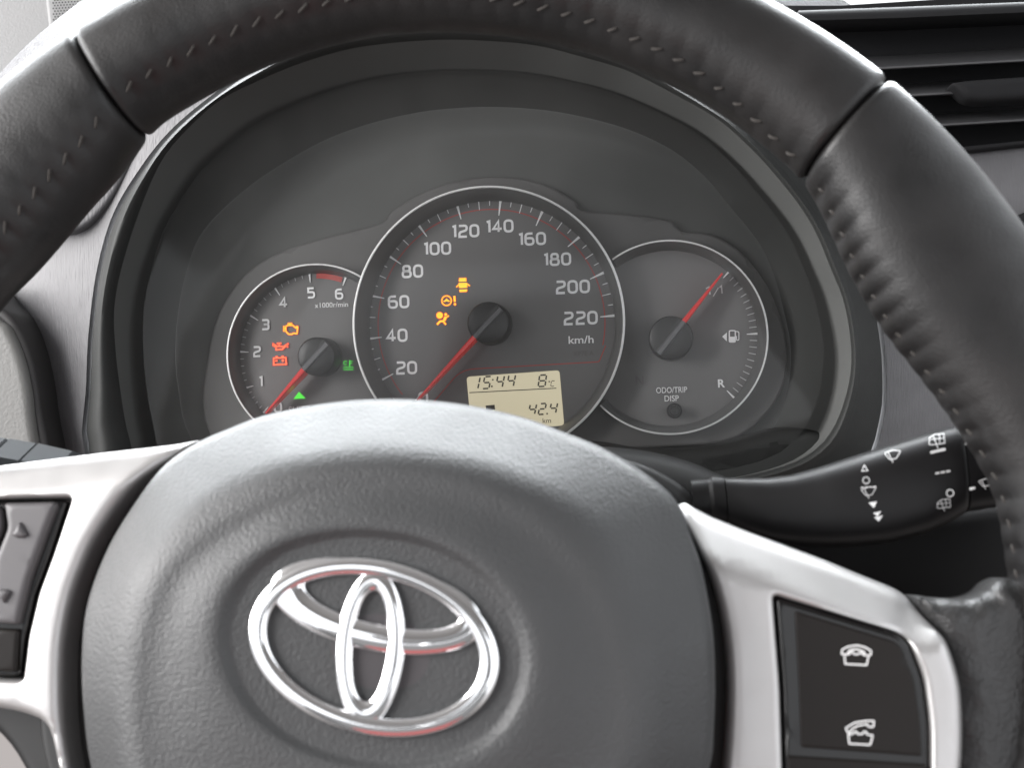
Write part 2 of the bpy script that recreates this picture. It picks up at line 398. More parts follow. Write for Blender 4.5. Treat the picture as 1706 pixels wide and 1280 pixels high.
def number(name, txt, frame, cpx, w, h_px, material, parent, stroke=0.19, adv=1.06, wide=1.0):
    k = (frame.uv(cpx[0]+100, cpx[1], w)[0]-frame.uv(cpx[0], cpx[1], w)[0])/100*h_px*(1-stroke)
    ink = Ink(); x = 0.0; wid = []
    for ch in txt:
        wid.append(x); x += (0.62 if ch == '1' else adv)*wide
    tot = x-(adv-DW)*wide
    for ch, x0 in zip(txt, wid):
        for pts, r, cl in GLYPH[ch]:
            rr = r
            p = rounded([(a*wide, b) for a, b in pts], rr, cl) if r else [np.array((a*wide, b)) for a, b in pts]
            ink.line([((q[0]+x0-tot/2-(0.12 if ch == '1' else 0))*k, (q[1]-.5)*k) for q in p], stroke*k*1.15, cl)
    return ink.uv(name, frame.uv(*cpx, w), w, material, parent)

# ================================================================== STEERING WHEEL
wheel = empty('steering_wheel', W, 'black leather steering wheel with silver spokes in front of the gauges', 'steering wheel')
IN_PX = [(0, 500), (53, 450), (105, 389), (151, 331), (183, 299), (211, 260), (243, 206), (281, 183), (352, 141), (457, 91), (550, 63), (655, 44), (726, 41.5), (796, 45), (866, 53), (937, 67), (1007, 88), (1077, 116), (1150, 151), (1208, 188), (1247, 214), (1289, 250), (1331, 284), (1356, 323), (1377, 366), (1396, 411), (1412, 447), (1444, 505), (1472, 551), (1521, 611), (1570, 674), (1595, 709), (1616, 745), (1644, 787), (1665, 840), (1676, 911)]
tab = []
for x, y in IN_PX:
    u, v = W.uv(x, y); tab.append((degrees(atan2(v, u)), hypot(u, v)))
tab.sort()
ta = np.array([t[0] for t in tab]); tr_ = np.array([t[1] for t in tab])
# beyond what the photograph shows the grip keeps its width
ta = np.concatenate([[-110, -60, -20], ta, [175, 200, 250]]); tr_ = np.concatenate([[.158, .150, tr_[0]], tr_, [.150, .150, .158]])
def r_in(deg):
    return float(np.interp(((deg+110) % 360)-110, ta, tr_))
sm = [np.mean([r_in(d+o) for o in (-2, -1, 0, 1, 2)]) for d in range(-110, 251)]
def r_ins(deg):
    d = ((deg+110) % 360); return float(np.interp(d, range(361), sm))
def r_out(deg):
    d = ((deg+110) % 360)-110
    return float(np.interp(d, [-110, 20, 45, 90, 125, 160, 250], [.186, .1845, .1865, .1885, .1905, .1885, .186]))
SEAM_R, SEAM_L = 46.5, 120.5
STITCH = 2.32                                  # degrees between stitches
def rim_point(deg, phi, n_in=0.0, squeeze=1.0):
    """phi: 0 = towards the hub, 90 = towards the driver."""
    ri, ro = r_ins(deg), r_out(deg); a = (ro-ri)/2; c = (ro+ri)/2; b = 0.0165
    pulse = abs(sin(pi*deg/STITCH))
    phs = STP(deg)
    dphi = ((degrees(phi)-phs+180) % 360)-180
    pa = 0.07 if deg < SEAM_R else 0.022
    k = squeeze*(1-pa*math.exp(-(dphi/20.0)**2)*(1-pulse**0.7)-0.022*math.exp(-(dphi/7.0)**2))
    # a slight flattening of the face
    cs, sn = cos(phi), sin(phi); e = 0.92
    x = math.copysign(abs(cs)**e, cs); y = math.copysign(abs(sn)**e, sn)
    r = c-a*k*x; t = radians(deg)
    return np.array([r*cos(t), r*sin(t), b*k*y])
def STP(deg):
    d = ((deg+110) % 360)-110
    return float(np.interp(d, [-20, 30, 50, 62, 90, 118, 150], [4, 8, 14, 34, 46, 48, 46]))
def rim_section(name, d0, d1, label=None):
    nring = int(abs(d1-d0)/0.29); m = 40; rings = []
    for i in range(nring+1):
        d = d0+(d1-d0)*i/nring
        e = min(abs(d-d0), abs(d1-d))*pi/180*0.17
        sq = 1.0 if e > 0.0025 else 0.86+0.14*sqrt(max(0, 1-(1-e/0.0025)**2))
        rings.append([tuple(rim_point(d, 2*pi*k/m, squeeze=sq)) for k in range(m)])
    v, f = loft(rings)
    f.append(tuple(range(m))[::-1]); f.append(tuple(range(nring*m, nring*m+m)))
    o = mesh_obj(name, v, f, M['leather'], wheel, angle=60)
    if label: o['label'] = label
    return o
sec_top = rim_section('rim_section', SEAM_R, SEAM_L, 'upper rim section between the two seams')
sec_right = rim_section('rim_section', SEAM_R, -89, 'thick right grip of the rim')
sec_left = rim_section('rim_section', SEAM_L, 269, 'left grip of the rim')
# each stitch a slanted thread
sv, sf = tube([(-0.0022, 0.0, -0.0003), (-0.0014, 0, 0.0003), (0.0, 0, 0.00045), (0.0014, 0, 0.0003), (0.0022, 0, -0.0003)], [0.0002, 0.00045, 0.0005, 0.00045, 0.0002], 6)
st_me = bpy.data.meshes.new('stitch'); st_me.from_pydata(sv, [], sf); st_me.polygons.foreach_set('use_smooth', [True]*len(st_me.polygons)); st_me.materials.append(M['thread'])
d = -2.0
while d < 152:
    if min(abs(d-SEAM_R), abs(d-SEAM_L)) > 0.7:
        par = sec_right if d < SEAM_R else (sec_top if d < SEAM_L else sec_left)
        ph = radians(STP(d)); dm = round(d/STITCH)*STITCH
        p0 = rim_point(dm, ph); pt = rim_point(dm+0.4, ph)-rim_point(dm-0.4, ph); pf = rim_point(dm, ph+.12)-rim_point(dm, ph-.12)
        t = pt/np.linalg.norm(pt); q = pf/np.linalg.norm(pf); n = np.cross(t, q); n /= np.linalg.norm(n)
        cdir = p0-np.array([cos(radians(dm)), sin(radians(dm)), 0])*(r_ins(dm)+r_out(dm))/2
        if n@cdir < 0: n = -n
        ang = radians(32+random.uniform(-7, 7)); x = t*cos(ang)-q*sin(ang); y = np.cross(n, x)
        s = bpy.data.objects.new('stitch', st_me); COL.objects.link(s); s.parent = par
        k = random.uniform(0.75, 1.0)
        p = p0+n*0.0002
        s.matrix_local = Matrix(((x[0]*k, y[0], n[0], p[0]), (x[1]*k, y[1], n[1], p[1]), (x[2]*k, y[2], n[2], p[2]), (0, 0, 0, 1)))
    d += STITCH

# ---- airbag cover
BASE_W, PLAT_W = 0.012, 0.034
OUT_PX = [(132, 1094), (135, 1182), (148, 1280), (185, 1400), (280, 1500), (440, 1560), (660, 1580), (880, 1560), (1050, 1500), (1140, 1400), (1183, 1280), (1190, 1217), (1192, 1129), (1187, 1041), (1169, 946), (1152, 895), (1127, 835), (1078, 790), (1007, 747), (947, 722), (866, 693), (761, 671), (655, 663), (550, 669), (440, 690), (380, 712), (323, 737), (269, 775), (225, 830), (176, 911), (141, 1006)]
PLAT_PX = [(205, 1140), (208, 1220), (222, 1310), (270, 1400), (370, 1470), (500, 1500), (650, 1510), (800, 1490), (930, 1440), (1020, 1360), (1062, 1270), (1072, 1180), (1062, 1090), (1030, 985), (975, 900), (900, 835), (800, 790), (690, 768), (580, 768), (470, 790), (380, 832), (305, 885), (250, 950), (218, 1040)]
REC_PX = [(370, 1070), (382, 1000), (420, 945), (480, 905), (560, 885), (640, 885), (720, 902), (800, 945), (855, 1005), (882, 1070), (880, 1140), (850, 1205), (800, 1248), (720, 1275), (630, 1282), (530, 1260), (450, 1215), (395, 1150)]
cu, cv = W.uv(640, 1090, PLAT_W)
def polar(px, w, cu=cu, cv=cv, frame=W, n=240):
    P = [frame.uv(x, y, w) for x, y in spline(px, 8, True)]
    a = np.array([atan2(v-cv, u-cu) for u, v in P]); r = np.array([hypot(u-cu, v-cv) for u, v in P]); o = np.argsort(a)
    a, r = a[o], r[o]; a = np.concatenate([a-2*pi, a, a+2*pi]); r = np.tile(r, 3)
    return np.interp(np.linspace(-pi, pi, n, endpoint=False), a, r)
NA = 240
TH = np.linspace(-pi, pi, NA, endpoint=False)
rp_, rr_ = polar(PLAT_PX, PLAT_W), polar(REC_PX, PLAT_W)
wk_ = np.cos(TH)**2*np.where(np.sin(TH) > 0, np.clip(1-np.sin(TH)*0.9, 0, 1), 1.0); bw_ = BASE_W+0.010*wk_      # the flanks are shallower than the brow
ro_ = polar(OUT_PX, BASE_W)*(1-wk_)+polar(OUT_PX, BASE_W+0.010)*wk_
def ss(x): x = min(max(x, 0.0), 1.0); return x*x*(3-2*x)
rings = []
rings.append([(cu+r*cos(t)*0.985, cv+r*sin(t)*0.985, -0.004) for r, t in zip(ro_, TH)])
rings.append([(cu+r*cos(t), cv+r*sin(t), wb-0.003) for r, t, wb in zip(ro_, TH, bw_)])
NS = 26
for i in range(NS+1):                          # the sloping shoulder
    s = i/NS; row = []
    for a, b, t, wb in zip(ro_, rp_, TH, bw_):
        k = 0.28; r = a-(a-b)*(1+k)*s
        x = (1+k)*s                             # 0 outline, 1 plateau edge
        q = x-(1-k); h = x if q < 0 else x-q*q/(4*k)
        h = min(h, 1.0)
        e = 1-sqrt(max(0, 1-(1-min(x/0.12, 1))**2))
        row.append((cu+r*cos(t), cv+r*sin(t), wb+(PLAT_W-wb)*h-0.002*e))
    rings.append(row)
w_edge = np.array([p[2] for p in rings[-1]])
for i in range(1, 10):                         # the gently crowned front face
    s = i/10; rings.append([(cu+(b_+(c*1.02-b_)*s)*cos(t), cv+(b_+(c*1.02-b_)*s)*sin(t), we+0.0030*(1-cos(pi*s))/2) for b_, c, t, we in zip(rp_-(ro_-rp_)*0.28, rr_, TH, w_edge)])
top_w = w_edge.mean()+0.0030
for i in range(1, 9):                          # the dished recess round the emblem
    s = i/8; rings.append([(cu+c*(1.02-.10*s)*cos(t), cv+c*(1.02-.10*s)*sin(t), (we+.0030)-0.0017*ss(s)) for c, t, we in zip(rr_, TH, w_edge)])
for i in range(1, 6):
    s = i/5; rings.append([(cu+c*.92*(1-s*.98)*cos(t), cv+c*.92*(1-s*.98)*sin(t), (we*(1-s)+w_edge.mean()*s+.0030)-0.0017-0.0006*s) for c, t, we in zip(rr_, TH, w_edge)])
v, f = loft(rings); n0 = len(v)-NA; f.append(tuple(range(n0, n0+NA)))
airbag = mesh_obj('airbag_cover', v, f, M['airbag'], wheel, angle=50)
rec_w = top_w-0.0017
# dark base plate behind cover and spokes
plate('hub_base', [W.uv(x, y, -0.002) for x, y in spline([(80, 1100), (120, 940), (235, 790), (330, 745), (640, 690), (950, 745), (1120, 850), (1190, 960), (1225, 1100), (1215, 1300), (1150, 1450), (660, 1600), (180, 1450), (90, 1280)], 6, True)], 0.003, -0.02, M['dark'], wheel, edge=0.002, step=0.012)

# ---- emblem: chrome ovals in a dished recess
emblem_w = rec_w-0.0010
def ell(cx, cy, a, b, tilt, n=96):
    t = radians(tilt); return [(cx+a*cos(s)*cos(t)-b*sin(s)*sin(t), cy+a*cos(s)*sin(t)+b*sin(s)*cos(t)) for s in np.linspace(0, 2*pi, n, endpoint=False)]
emblem = plate('emblem', [W.uv(x, y, emblem_w) for x, y in ell(623, 1079, 205, 139, 14)], emblem_w+0.0006, emblem_w-0.002, M['emblem_back'], wheel, edge=0.0005, step=0.004)
emblem['label'] = 'chrome oval emblem on the airbag cover'
def chrome_ring(name, eo, ei, lift):
    """Band between two ovals: bevelled flanks, softly crowned top."""
    prof = [(0.0, -0.0016), (0.0, 0.0010)]+[(0.5-0.5*cos(a), 0.0010+0.0015*sin(a)**0.55) for a in np.linspace(0.12, pi-0.12, 15)]+[(1.0, 0.0010), (1.0, -0.0016)]
    O = [np.array(W.uv(x, y, emblem_w+0.002)) for x, y in eo]; I = [np.array(W.uv(x, y, emblem_w+0.002)) for x, y in ei]
    rings = [[(*(o+(i-o)*s), emblem_w+h+lift) for o, i in zip(O, I)] for s, h in prof]
    v, f = loft(rings); return mesh_obj(name, v, f, M['chrome'], emblem, angle=70)
chrome_ring('outer_oval', ell(623, 1079, 213, 146, 14), ell(622, 1078, 180, 115, 14), 0.0004)
chrome_ring('wide_oval', ell(627, 1010, 182, 76, 11.5), ell(636, 1002, 131, 39, 12), 0.0)
chrome_ring('upright_oval', ell(617, 1080, 58, 131, 4), ell(616, 1077, 28, 92, 5), 0.0002)

# ---- right spoke: silver trim with the telephone buttons
R_TOP = [(1131, 838), (1190, 860), (1247, 883), (1320, 910), (1387, 935), (1440, 957), (1475, 971), (1505, 984), (1526, 1000), (1549, 1034)]
R_OUT = R_TOP+[(1570, 1062), (1585, 1097), (1597, 1146), (1601, 1217), (1598, 1290), (1585, 1370), (1540, 1430), (1400, 1450), (1250, 1440), (1195, 1390), (1205, 1280), (1211, 1146), (1203, 1041), (1178, 946)]
R_HOLE = rounded([(1289, 992), (1512, 1060), (1540, 1130), (1550, 1210), (1551, 1390), (1309, 1390), (1301, 1146)], [10, 26, 20, 20, 10, 10, 20])
SPK = 0.013
def crease_h(line_px, w1, reach, drop):
    L = [W.uv(x, y, w1-drop*0.5) for x, y in line_px]
    def h(V, d):
        t = segdist(V, L, False)
        x = np.clip(1-t/reach, 0, 1)
        k = 0.22; y = np.where(x > k, x-k/2, x*x/(2*k))
        return w1-drop*y
    return h
def opn(px, closed=False, n=5): return spline(px, n, closed)
spoke_r = plate('spoke_trim', [W.uv(x, y, SPK-0.004) for x, y in spline(R_OUT, 3, True)], SPK, -0.006, M['silver'], wheel, edge=0.0030, step=0.0028,
    holes=[[W.uv(x, y, SPK) for x, y in R_HOLE]], hole_edge=0.0008, hfun=crease_h(R_TOP[:-1], SPK, 0.0125, 0.0125), angle=60)
spoke_r['label'] = 'silver trim round the telephone buttons'
pan_r = plate('button_panel', [W.uv(x, y, SPK-0.001) for x, y in rounded([(1292, 996), (1510, 1062), (1537, 1131), (1547, 1210), (1548, 1385), (1311, 1385), (1304, 1146)], [10, 24, 20, 20, 10, 10, 20])], SPK-0.0010, -0.004, M['gloss'], wheel, edge=0.0010, step=0.005)
btn = plate('button', [W.uv(x, y, SPK) for x, y in rounded([(1324, 1018), (1500, 1072), (1524, 1134), (1534, 1205), (1537, 1262), (1335, 1247), (1331, 1140)], [6, 18, 14, 14, 5, 5, 14])], SPK-0.0004, SPK-0.002, M['button'], pan_r, edge=0.0006, step=0.004)
plate('button', [W.uv(x, y, SPK) for x, y in rounded([(1312, 1260), (1545, 1275), (1544, 1378), (1316, 1378)], 6)], SPK-0.0004, SPK-0.002, M['button'], pan_r, edge=0.0006, step=0.005)
def phone(cx, cy, hung, parent):
    i = Ink(); wd = 2.5
    if hung:
        base = [(-19, 16), (17, 18), (20, 2), (11, 1), (9, -3), (5, -3), (3, 0), (-4, 0), (-6, -4), (-10, -4), (-12, 0), (-20, 0)]
        hand = [(-25, 0), (-24, -8), (-14, -13), (0, -15), (14, -12), (24, -6), (24, 1), (15, 2), (12, -5), (0, -8.5), (-12, -7), (-15, -0.5)]
    else:
        base = [(-16, 16), (19, 18), (23, 2), (14, 1), (12, -4), (8, -4), (6, 0), (-2, 0), (-4, -4), (-8, -4), (-10, 0), (-18, 0)]
        hand = [(-22, -10), (-7, -19), (12, -22), (25, -22), (24, -12), (16, -12), (14, -16.5), (-2, -14), (-12, -8), (-14, -3.5), (-19, -3)]
    for g in (base, hand): i.line([(cx+x, cy+y) for x, y in rounded(g, 1.5)], wd, True)
    return i.px('phone_symbol', W, SPK-0.00025, M['phone_print'], parent)
phone(1427, 1091, True, pan_r); phone(1431, 1224, False, pan_r)

# ---- left spoke with rocker buttons
L_TOP = [(-190, 800), (-100, 786), (0, 773), (126, 757), (211, 747), (281, 739), (326, 734)]
L_OUT = L_TOP+[(266, 777), (236, 802), (204, 840), (165, 900), (145, 946), (130, 988), (117, 1050), (112, 1110), (113, 1199), (124, 1285), (150, 1400), (130, 1410), (112, 1310), (102, 1265), (88, 1212), (60, 1192), (0, 1178), (-110, 1165), (-190, 1120), (-215, 1000), (-210, 900)]
L_HOLE = rounded([(-180, 834), (118, 829), (86, 925), (62, 990), (45, 1062), (36, 1135), (-90, 1130), (-170, 1090)], [10, 9, 10, 10, 10, 8, 20, 20])
spoke_l = plate('spoke_trim', [W.uv(x, y, SPK-0.004) for x, y in spline(L_OUT, 3, True)], SPK, -0.006, M['silver'], wheel, edge=0.0030, step=0.0028,
    holes=[[W.uv(x, y, SPK) for x, y in L_HOLE]], hole_edge=0.0010, hfun=crease_h(L_TOP, SPK, 0.0105, 0.006), angle=60)
spoke_l['label'] = 'silver trim round the arrow buttons'
pan_l = plate('button_panel', [W.uv(x, y, SPK-0.003) for x, y in rounded([(-176, 838), (112, 834), (81, 928), (57, 992), (40, 1064), (32, 1130), (-90, 1126), (-166, 1088)], [10, 9, 10, 10, 10, 8, 20, 20])], SPK-0.0030, -0.004, M['gloss'], wheel, edge=0.0012, step=0.005)
bl = plate('button', [W.uv(x, y, SPK) for x, y in rounded([(4, 838), (94, 836), (70, 900), (46, 968), (28, 1042), (-16, 1040), (-10, 930), (10, 880)], [6, 12, 8, 8, 6, 8, 8, 8])], SPK-0.0002, SPK-0.004, M['button_grey'], pan_l, edge=0.0015, step=0.003)
plate('button', [W.uv(x, y, SPK) for x, y in rounded([(-16, 1048), (27, 1050), (22, 1122), (-20, 1120)], 6)], SPK-0.0012, SPK-0.004, M['button'], pan_l, edge=0.001, step=0.003)
plate('button', [W.uv(x, y, SPK) for x, y in rounded([(-160, 848), (-4, 842), (0, 880), (-22, 930), (-28, 1040), (-150, 1060)], 12)], SPK-0.0006, SPK-0.004, M['button_grey'], pan_l, edge=0.0015, step=0.004)
for (x, y), pts in (((31, 884), [(0, -15), (14, 8), (6, 13), (-6, 13), (-14, 8)]), ((4, 994), [(0, 13), (13, -7), (6, -12), (-6, -12), (-13, -7)])):
    plate('arrow_key', [W.uv(x+a, y+b, SPK+0.001) for a, b in rounded(pts, 3)], SPK+0.0012, SPK-0.002, M['button_grey'], pan_l, edge=0.0013, step=0.0012)
plate('spoke_back_cover', [W.uv(x, y, -0.004) for x, y in spline([(-160, 1100), (0, 1150), (90, 1190), (140, 1290), (160, 1420), (100, 1430), (45, 1300), (0, 1230), (-60, 1190), (-160, 1170)], 4, True)], -0.004, -0.02, M['dark'], wheel, edge=0.003, step=0.006)
# leather web between the right spoke and the grip
U0, U1 = W.uv(1590, 990, 0.0)[0], W.uv(1700, 990, 0.0)[0]
def web_h(V, d):
    x = np.clip((V[:, 0]-U0)/(U1-U0), 0, 1); fold = 0.0009*np.sin(V[:, 0]*900+np.sin(V[:, 1]*500)*1.5)*np.exp(-d/0.006)
    return 0.0076-0.0022*x*x*(3-2*x)+fold
web = plate('spoke_leather', [W.uv(x, y, 0.004) for x, y in spline([(1524, 996), (1560, 997), (1609, 999), (1640, 990), (1660, 972), (1690, 964), (1740, 990), (1790, 1080), (1790, 1300), (1740, 1420), (1600, 1440), (1585, 1280), (1580, 1120), (1545, 1040)], 4, True)],
    0.008, -0.012, M['grain'], wheel, edge=0.0060, step=0.0025, hfun=web_h)
web['label'] = 'pebbled leather joining right spoke and grip'

# ================================================================== INSTRUMENT CLUSTER
cluster = empty('instrument_cluster', K, 'three round grey gauges with red needles under the dashboard hood', 'gauges')
DIAL = -0.008                                  # the dials lie a little deeper than their rims
INK = DIAL+0.00025
SPD_C, SPD_R = K.uv(812, 538, 0.003), 0.0524
TCH_C, TCH_R = K.uv(524, 591, 0.0), 0.0356
FUE_C, FUE_R = K.uv(1115, 562, 0.0), 0.0370
# panel that carries the dials
PANEL_PX = [(340, 700), (345, 600), (365, 520), (410, 455), (470, 418), (555, 392), (636, 371), (652, 352), (700, 322), (760, 301), (830, 293), (900, 304), (958, 334), (968, 350), (1040, 356), (1118, 368), (1135, 385), (1190, 392), (1245, 430), (1290, 500), (1311, 580), (1302, 650), (1262, 705), (1200, 738), (1060, 748), (900, 770), (600, 780), (400, 770)]
plate('gauge_panel', [K.uv(x, y, -0.0093) for x, y in spline(PANEL_PX, 3, True)], -0.0093, -0.016, M['panel'], cluster, edge=0.0012, step=0.006)
BACK_PX = [(240, 760), (225, 600), (250, 440), (330, 330), (440, 250), (600, 180), (800, 150), (1000, 175), (1150, 240), (1280, 360), (1345, 480), (1360, 600), (1345, 720), (1290, 800), (800, 830), (400, 830)]
plate('back_wall', [K.uv(x, y, -0.0145) for x, y in spline(BACK_PX, 3, True)], -0.0145, -0.018, M['liner_hazed'], cluster, edge=0.0005, step=0.012)

def arc_clear(c, r, other, ro, n=120):
    """Angles of the circle c,r that lie outside the circle other,ro."""
    A = [2*pi*i/n for i in range(n)]; good = [hypot(c[0]+r*cos(a)-other[0], c[1]+r*sin(a)-other[1]) > ro for a in A]
    k = next(i for i in range(n) if good[i] and not good[i-1]); run = []
    i = k
    while good[i % n] and len(run) < n: run.append(A[i % n]+(2*pi if i >= n else 0)); i += 1
    return run[0], run[-1]
def dial_disc(name, c, r, w, label, material=M['dial']):
    v, f = lathe([(r, w-0.003), (r, w), (r*0.6, w), (r*0.02, w)], 72, c); n = 72; f.append(tuple(range(3*n, 4*n)))
    o = mesh_obj(name, v, f, material, cluster, angle=30); o['label'] = label; return o
speedo = dial_disc('speedometer', SPD_C, SPD_R-0.0030, DIAL, 'large middle dial numbered in km/h with amber lamps')
tacho = dial_disc('tachometer', TCH_C, TCH_R-0.0022, DIAL-0.0006+0.0003, 'small dial numbered 0 to 6 with red zone')
fuelg = dial_disc('fuel_gauge', FUE_C, FUE_R-0.0022, DIAL-0.0006, 'plain dial with fuel pump symbol and trip knob')
# speedometer surround and bright ring
v, f = lathe([(SPD_R+0.0004, -0.013), (SPD_R+0.0004, 0.0030), (SPD_R-0.0004, 0.0034), (SPD_R-0.0012, 0.0026), (SPD_R-0.0036, -0.0072), (SPD_R-0.0038, -0.0095)], 120, SPD_C)
mesh_obj('bezel', v, f, M['bezel'], speedo, angle=35)
v, f = lathe([(SPD_R+0.00060, 0.0028), (SPD_R+0.00052, 0.0037), (SPD_R-0.00022, 0.0040), (SPD_R-0.0004, 0.0033)], 120, SPD_C)
mesh_obj('ring', v, f, M['ring'], speedo, angle=60)
for dial, c, r in ((tacho, TCH_C, TCH_R), (fuelg, FUE_C, FUE_R)):
    a0, a1 = arc_clear(c, r, SPD_C, SPD_R+0.0008, 360)
    v, f = lathe([(r+0.0003, -0.012), (r+0.0003, -0.0012), (r-0.0003, -0.0010), (r-0.0009, -0.0018), (r-0.0028, -0.0076), (r-0.0029, -0.0100)], 100, c, a0, a1)
    mesh_obj('bezel', v, f, M['bezel_satin'] if dial is tacho else M['bezel'], dial, angle=35)
    v, f = lathe([(r+0.00045, -0.0014), (r+0.00038, -0.0005), (r-0.0002, -0.0003), (r-0.00032, -0.0008)], 100, c, a0, a1)
    mesh_obj('ring', v, f, M['ring'], dial, angle=60)

# ---- ticks: (value, inner px, outer px)
def wedge(name, p_in, p_out, w_in, w_out, w, material, parent):
    a, b = np.array(p_in), np.array(p_out); d = (b-a)/np.linalg.norm(b-a); n = np.array([-d[1], d[0]])
    v = [a-n*w_in/2, b-n*w_out/2, b+n*w_out/2, a+n*w_in/2]
    vv = [(*p, w) for p in v]+[(*p, w-0.0002) for p in v]
    return mesh_obj(name, vv, [(0, 1, 2, 3), (0, 4, 5, 1), (1, 5, 6, 2), (2, 6, 7, 3), (3, 7, 4, 0)], material, parent, smooth=False)
def ticks(majors, dial, hub_px, minor_n, w, wi, wo, mid=None, mat_minor=None, lens=(0.62, 0.36)):
    c = np.array(K.uv(*hub_px, w)); pol = []
    for pi_, po_ in majors:
        a, b = np.array(K.uv(*pi_, w)), np.array(K.uv(*po_, w)); wedge('tick', a, b, wi, wo, w, M['print'], dial)
        d = b-c; pol.append((atan2(d[1], d[0]), hypot(*d), hypot(*(a-c))))
    for i in range(len(pol)-1):
        a0, r0, q0 = pol[i]; a1, r1, q1 = pol[i+1]
        while a1-a0 > pi: a1 -= 2*pi
        while a1-a0 < -pi: a1 += 2*pi
        for j in range(1, minor_n+1):
            t = j/(minor_n+1); a = a0+(a1-a0)*t; ro = r0+(r1-r0)*t-0.0002; le = (ro-(q0+(q1-q0)*t))*(lens[0] if j == mid else lens[1])
            e = np.array([cos(a), sin(a)]); wedge('tick', c+e*(ro-le), c+e*ro, wi*0.8, wi*1.1, w, mat_minor or M['print'], dial)
SP = [((672, 690), (655, 707)), ((655, 623), (631, 636)), ((636, 562), (610, 565)), ((640, 497), (614, 492)), ((668, 440), (646, 425)), ((711, 394), (696, 373)), ((768, 365), (761, 340)), ((831, 359), (834, 333)), ((893, 376), (904, 351)), ((946, 411), (966, 394)), ((983, 465), (1006, 454)), ((1000, 528), (1024, 526))]
ticks(SP[1:], speedo, (816, 538), 3, INK, 0.00032, 0.0011, mid=2)
wedge('tick', K.uv(641, 656, INK), K.uv(632, 661, INK), .0003, .0003, INK, M['print'], speedo)
wedge('tick', K.uv(703, 655, INK), K.uv(690, 672, INK), .0004, .0011, INK, M['print'], speedo)
TA = [((447, 678), (437, 690)), ((422, 643), (408, 647)), ((414, 587), (398, 586)), ((430, 534), (414, 524)), ((466, 492), (456, 477)), ((517, 471), (515, 453)), ((571, 476), (577, 459))]
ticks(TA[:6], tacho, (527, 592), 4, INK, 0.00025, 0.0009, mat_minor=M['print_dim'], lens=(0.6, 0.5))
wedge('tick', K.uv(571, 476, INK), K.uv(577, 459, INK), .0003, .0010, INK, M['print'], tacho)
FU = [((1205, 463), (1215, 452)), ((1244, 557), (1262, 556)), ((1211, 651), (1223, 663))]
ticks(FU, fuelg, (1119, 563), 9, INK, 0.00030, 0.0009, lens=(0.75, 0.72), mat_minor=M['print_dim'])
# red zone of the tachometer
ink = Ink(); c = np.array(K.uv(527, 592, INK)); e0 = np.array(K.uv(527, 455, INK))-c; e1 = np.array(K.uv(572, 459, INK))-c
a0, a1 = atan2(e0[1], e0[0]), atan2(e1[1], e1[0]); rz = hypot(*e0)
ink.line([(c[0]+(rz-0.0011)*cos(a), c[1]+(rz-0.0011)*sin(a)) for a in np.linspace(a0, a1, 14)], 0.0021).uv('red_zone', (0, 0), INK-0.0001, M['print_red'], tacho)
# fine red outline on the speedometer face
c = np.array(K.uv(817, 539, INK)); rr = hypot(*(np.array(K.uv(831, 349, INK))-c))
A0 = atan2(*(np.array(K.uv(1009, 576, INK))-c)[::-1]); A1 = atan2(*(np.array(K.uv(668, 660, INK))-c)[::-1])+2*pi
arc = [c+rr*np.array([cos(a), sin(a)]) for a in np.linspace(A0, A1, 90)]
low = [np.array(K.uv(x, y, INK)) for x, y in rounded([(640, 760), (700, 693), (726, 666), (768, 616), (998, 603), (1009, 576)], [0, 5, 5, 22, 3, 0], False)]
ink = Ink(); ink.line(arc, 0.00038); ink.line(low, 0.00038)
ink.uv('red_outline', (0, 0), INK-0.0001, M['print_red'], speedo)

# ---- numerals
for t_, p_ in (('20', (677, 613)), ('40', (661, 559)), ('60', (664, 503)), ('80', (687, 452)), ('100', (728, 414)), ('120', (775, 385)), ('140', (832, 377)), ('160', (886, 398)), ('180', (928, 432)), ('200', (954, 478)), ('220', (967, 530)), ('0', (705, 664))):
    number('numeral', t_, K, p_, INK, 22.5 if t_ not in ('200', '220') else 23.5, M['print'], speedo)
for t_, p_ in (('0', (463, 679)), ('1', (434, 636)), ('2', (428, 586)), ('3', (442, 541)), ('4', (472, 504)), ('5', (518, 488)), ('6', (565, 490))):
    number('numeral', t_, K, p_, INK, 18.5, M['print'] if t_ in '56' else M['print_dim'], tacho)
text('unit_text', 'km/h', K, (968, 566), INK, 42, 13, M['print'], speedo, 0.012)
text('unit_text', 'x1000r/min', K, (552, 508), INK, 56, 8.5, M['print'], tacho, 0.004)
text('unlit_text', 'XP7E A', K, (972, 589), INK, 34, 8, M['print_ghost'], speedo)
text('shift_text', 'SHIFT', K, (499, 683), INK, 37, 12, M['print'], tacho, 0.02)
text('knob_text', 'ODO/TRIP', K, (1119, 650), INK, 52, 10, M['print'], fuelg, 0.008)
text('knob_text', 'DISP', K, (1119, 664), INK, 24, 10, M['print'], fuelg, 0.008)
text('reserve_text', 'R', K, (1202, 639), INK, 12, 14, M['print'], fuelg, 0.03)
ink = Ink(); ink.line([(1188, 494), (1197, 479)], 1.6); ink.line([(1199, 479), (1202, 476), (1203, 489)], 2.4); ink.line([(1176, 481), (1181, 478), (1183, 491)], 2.2)
ink.px('full_text', K, INK, M['print_dim'], fuelg)
# ghost of an unlit lamp
text('unlit_text', 'N/', K, (1069, 634), INK, 20, 16, M['print_ghost'], fuelg)
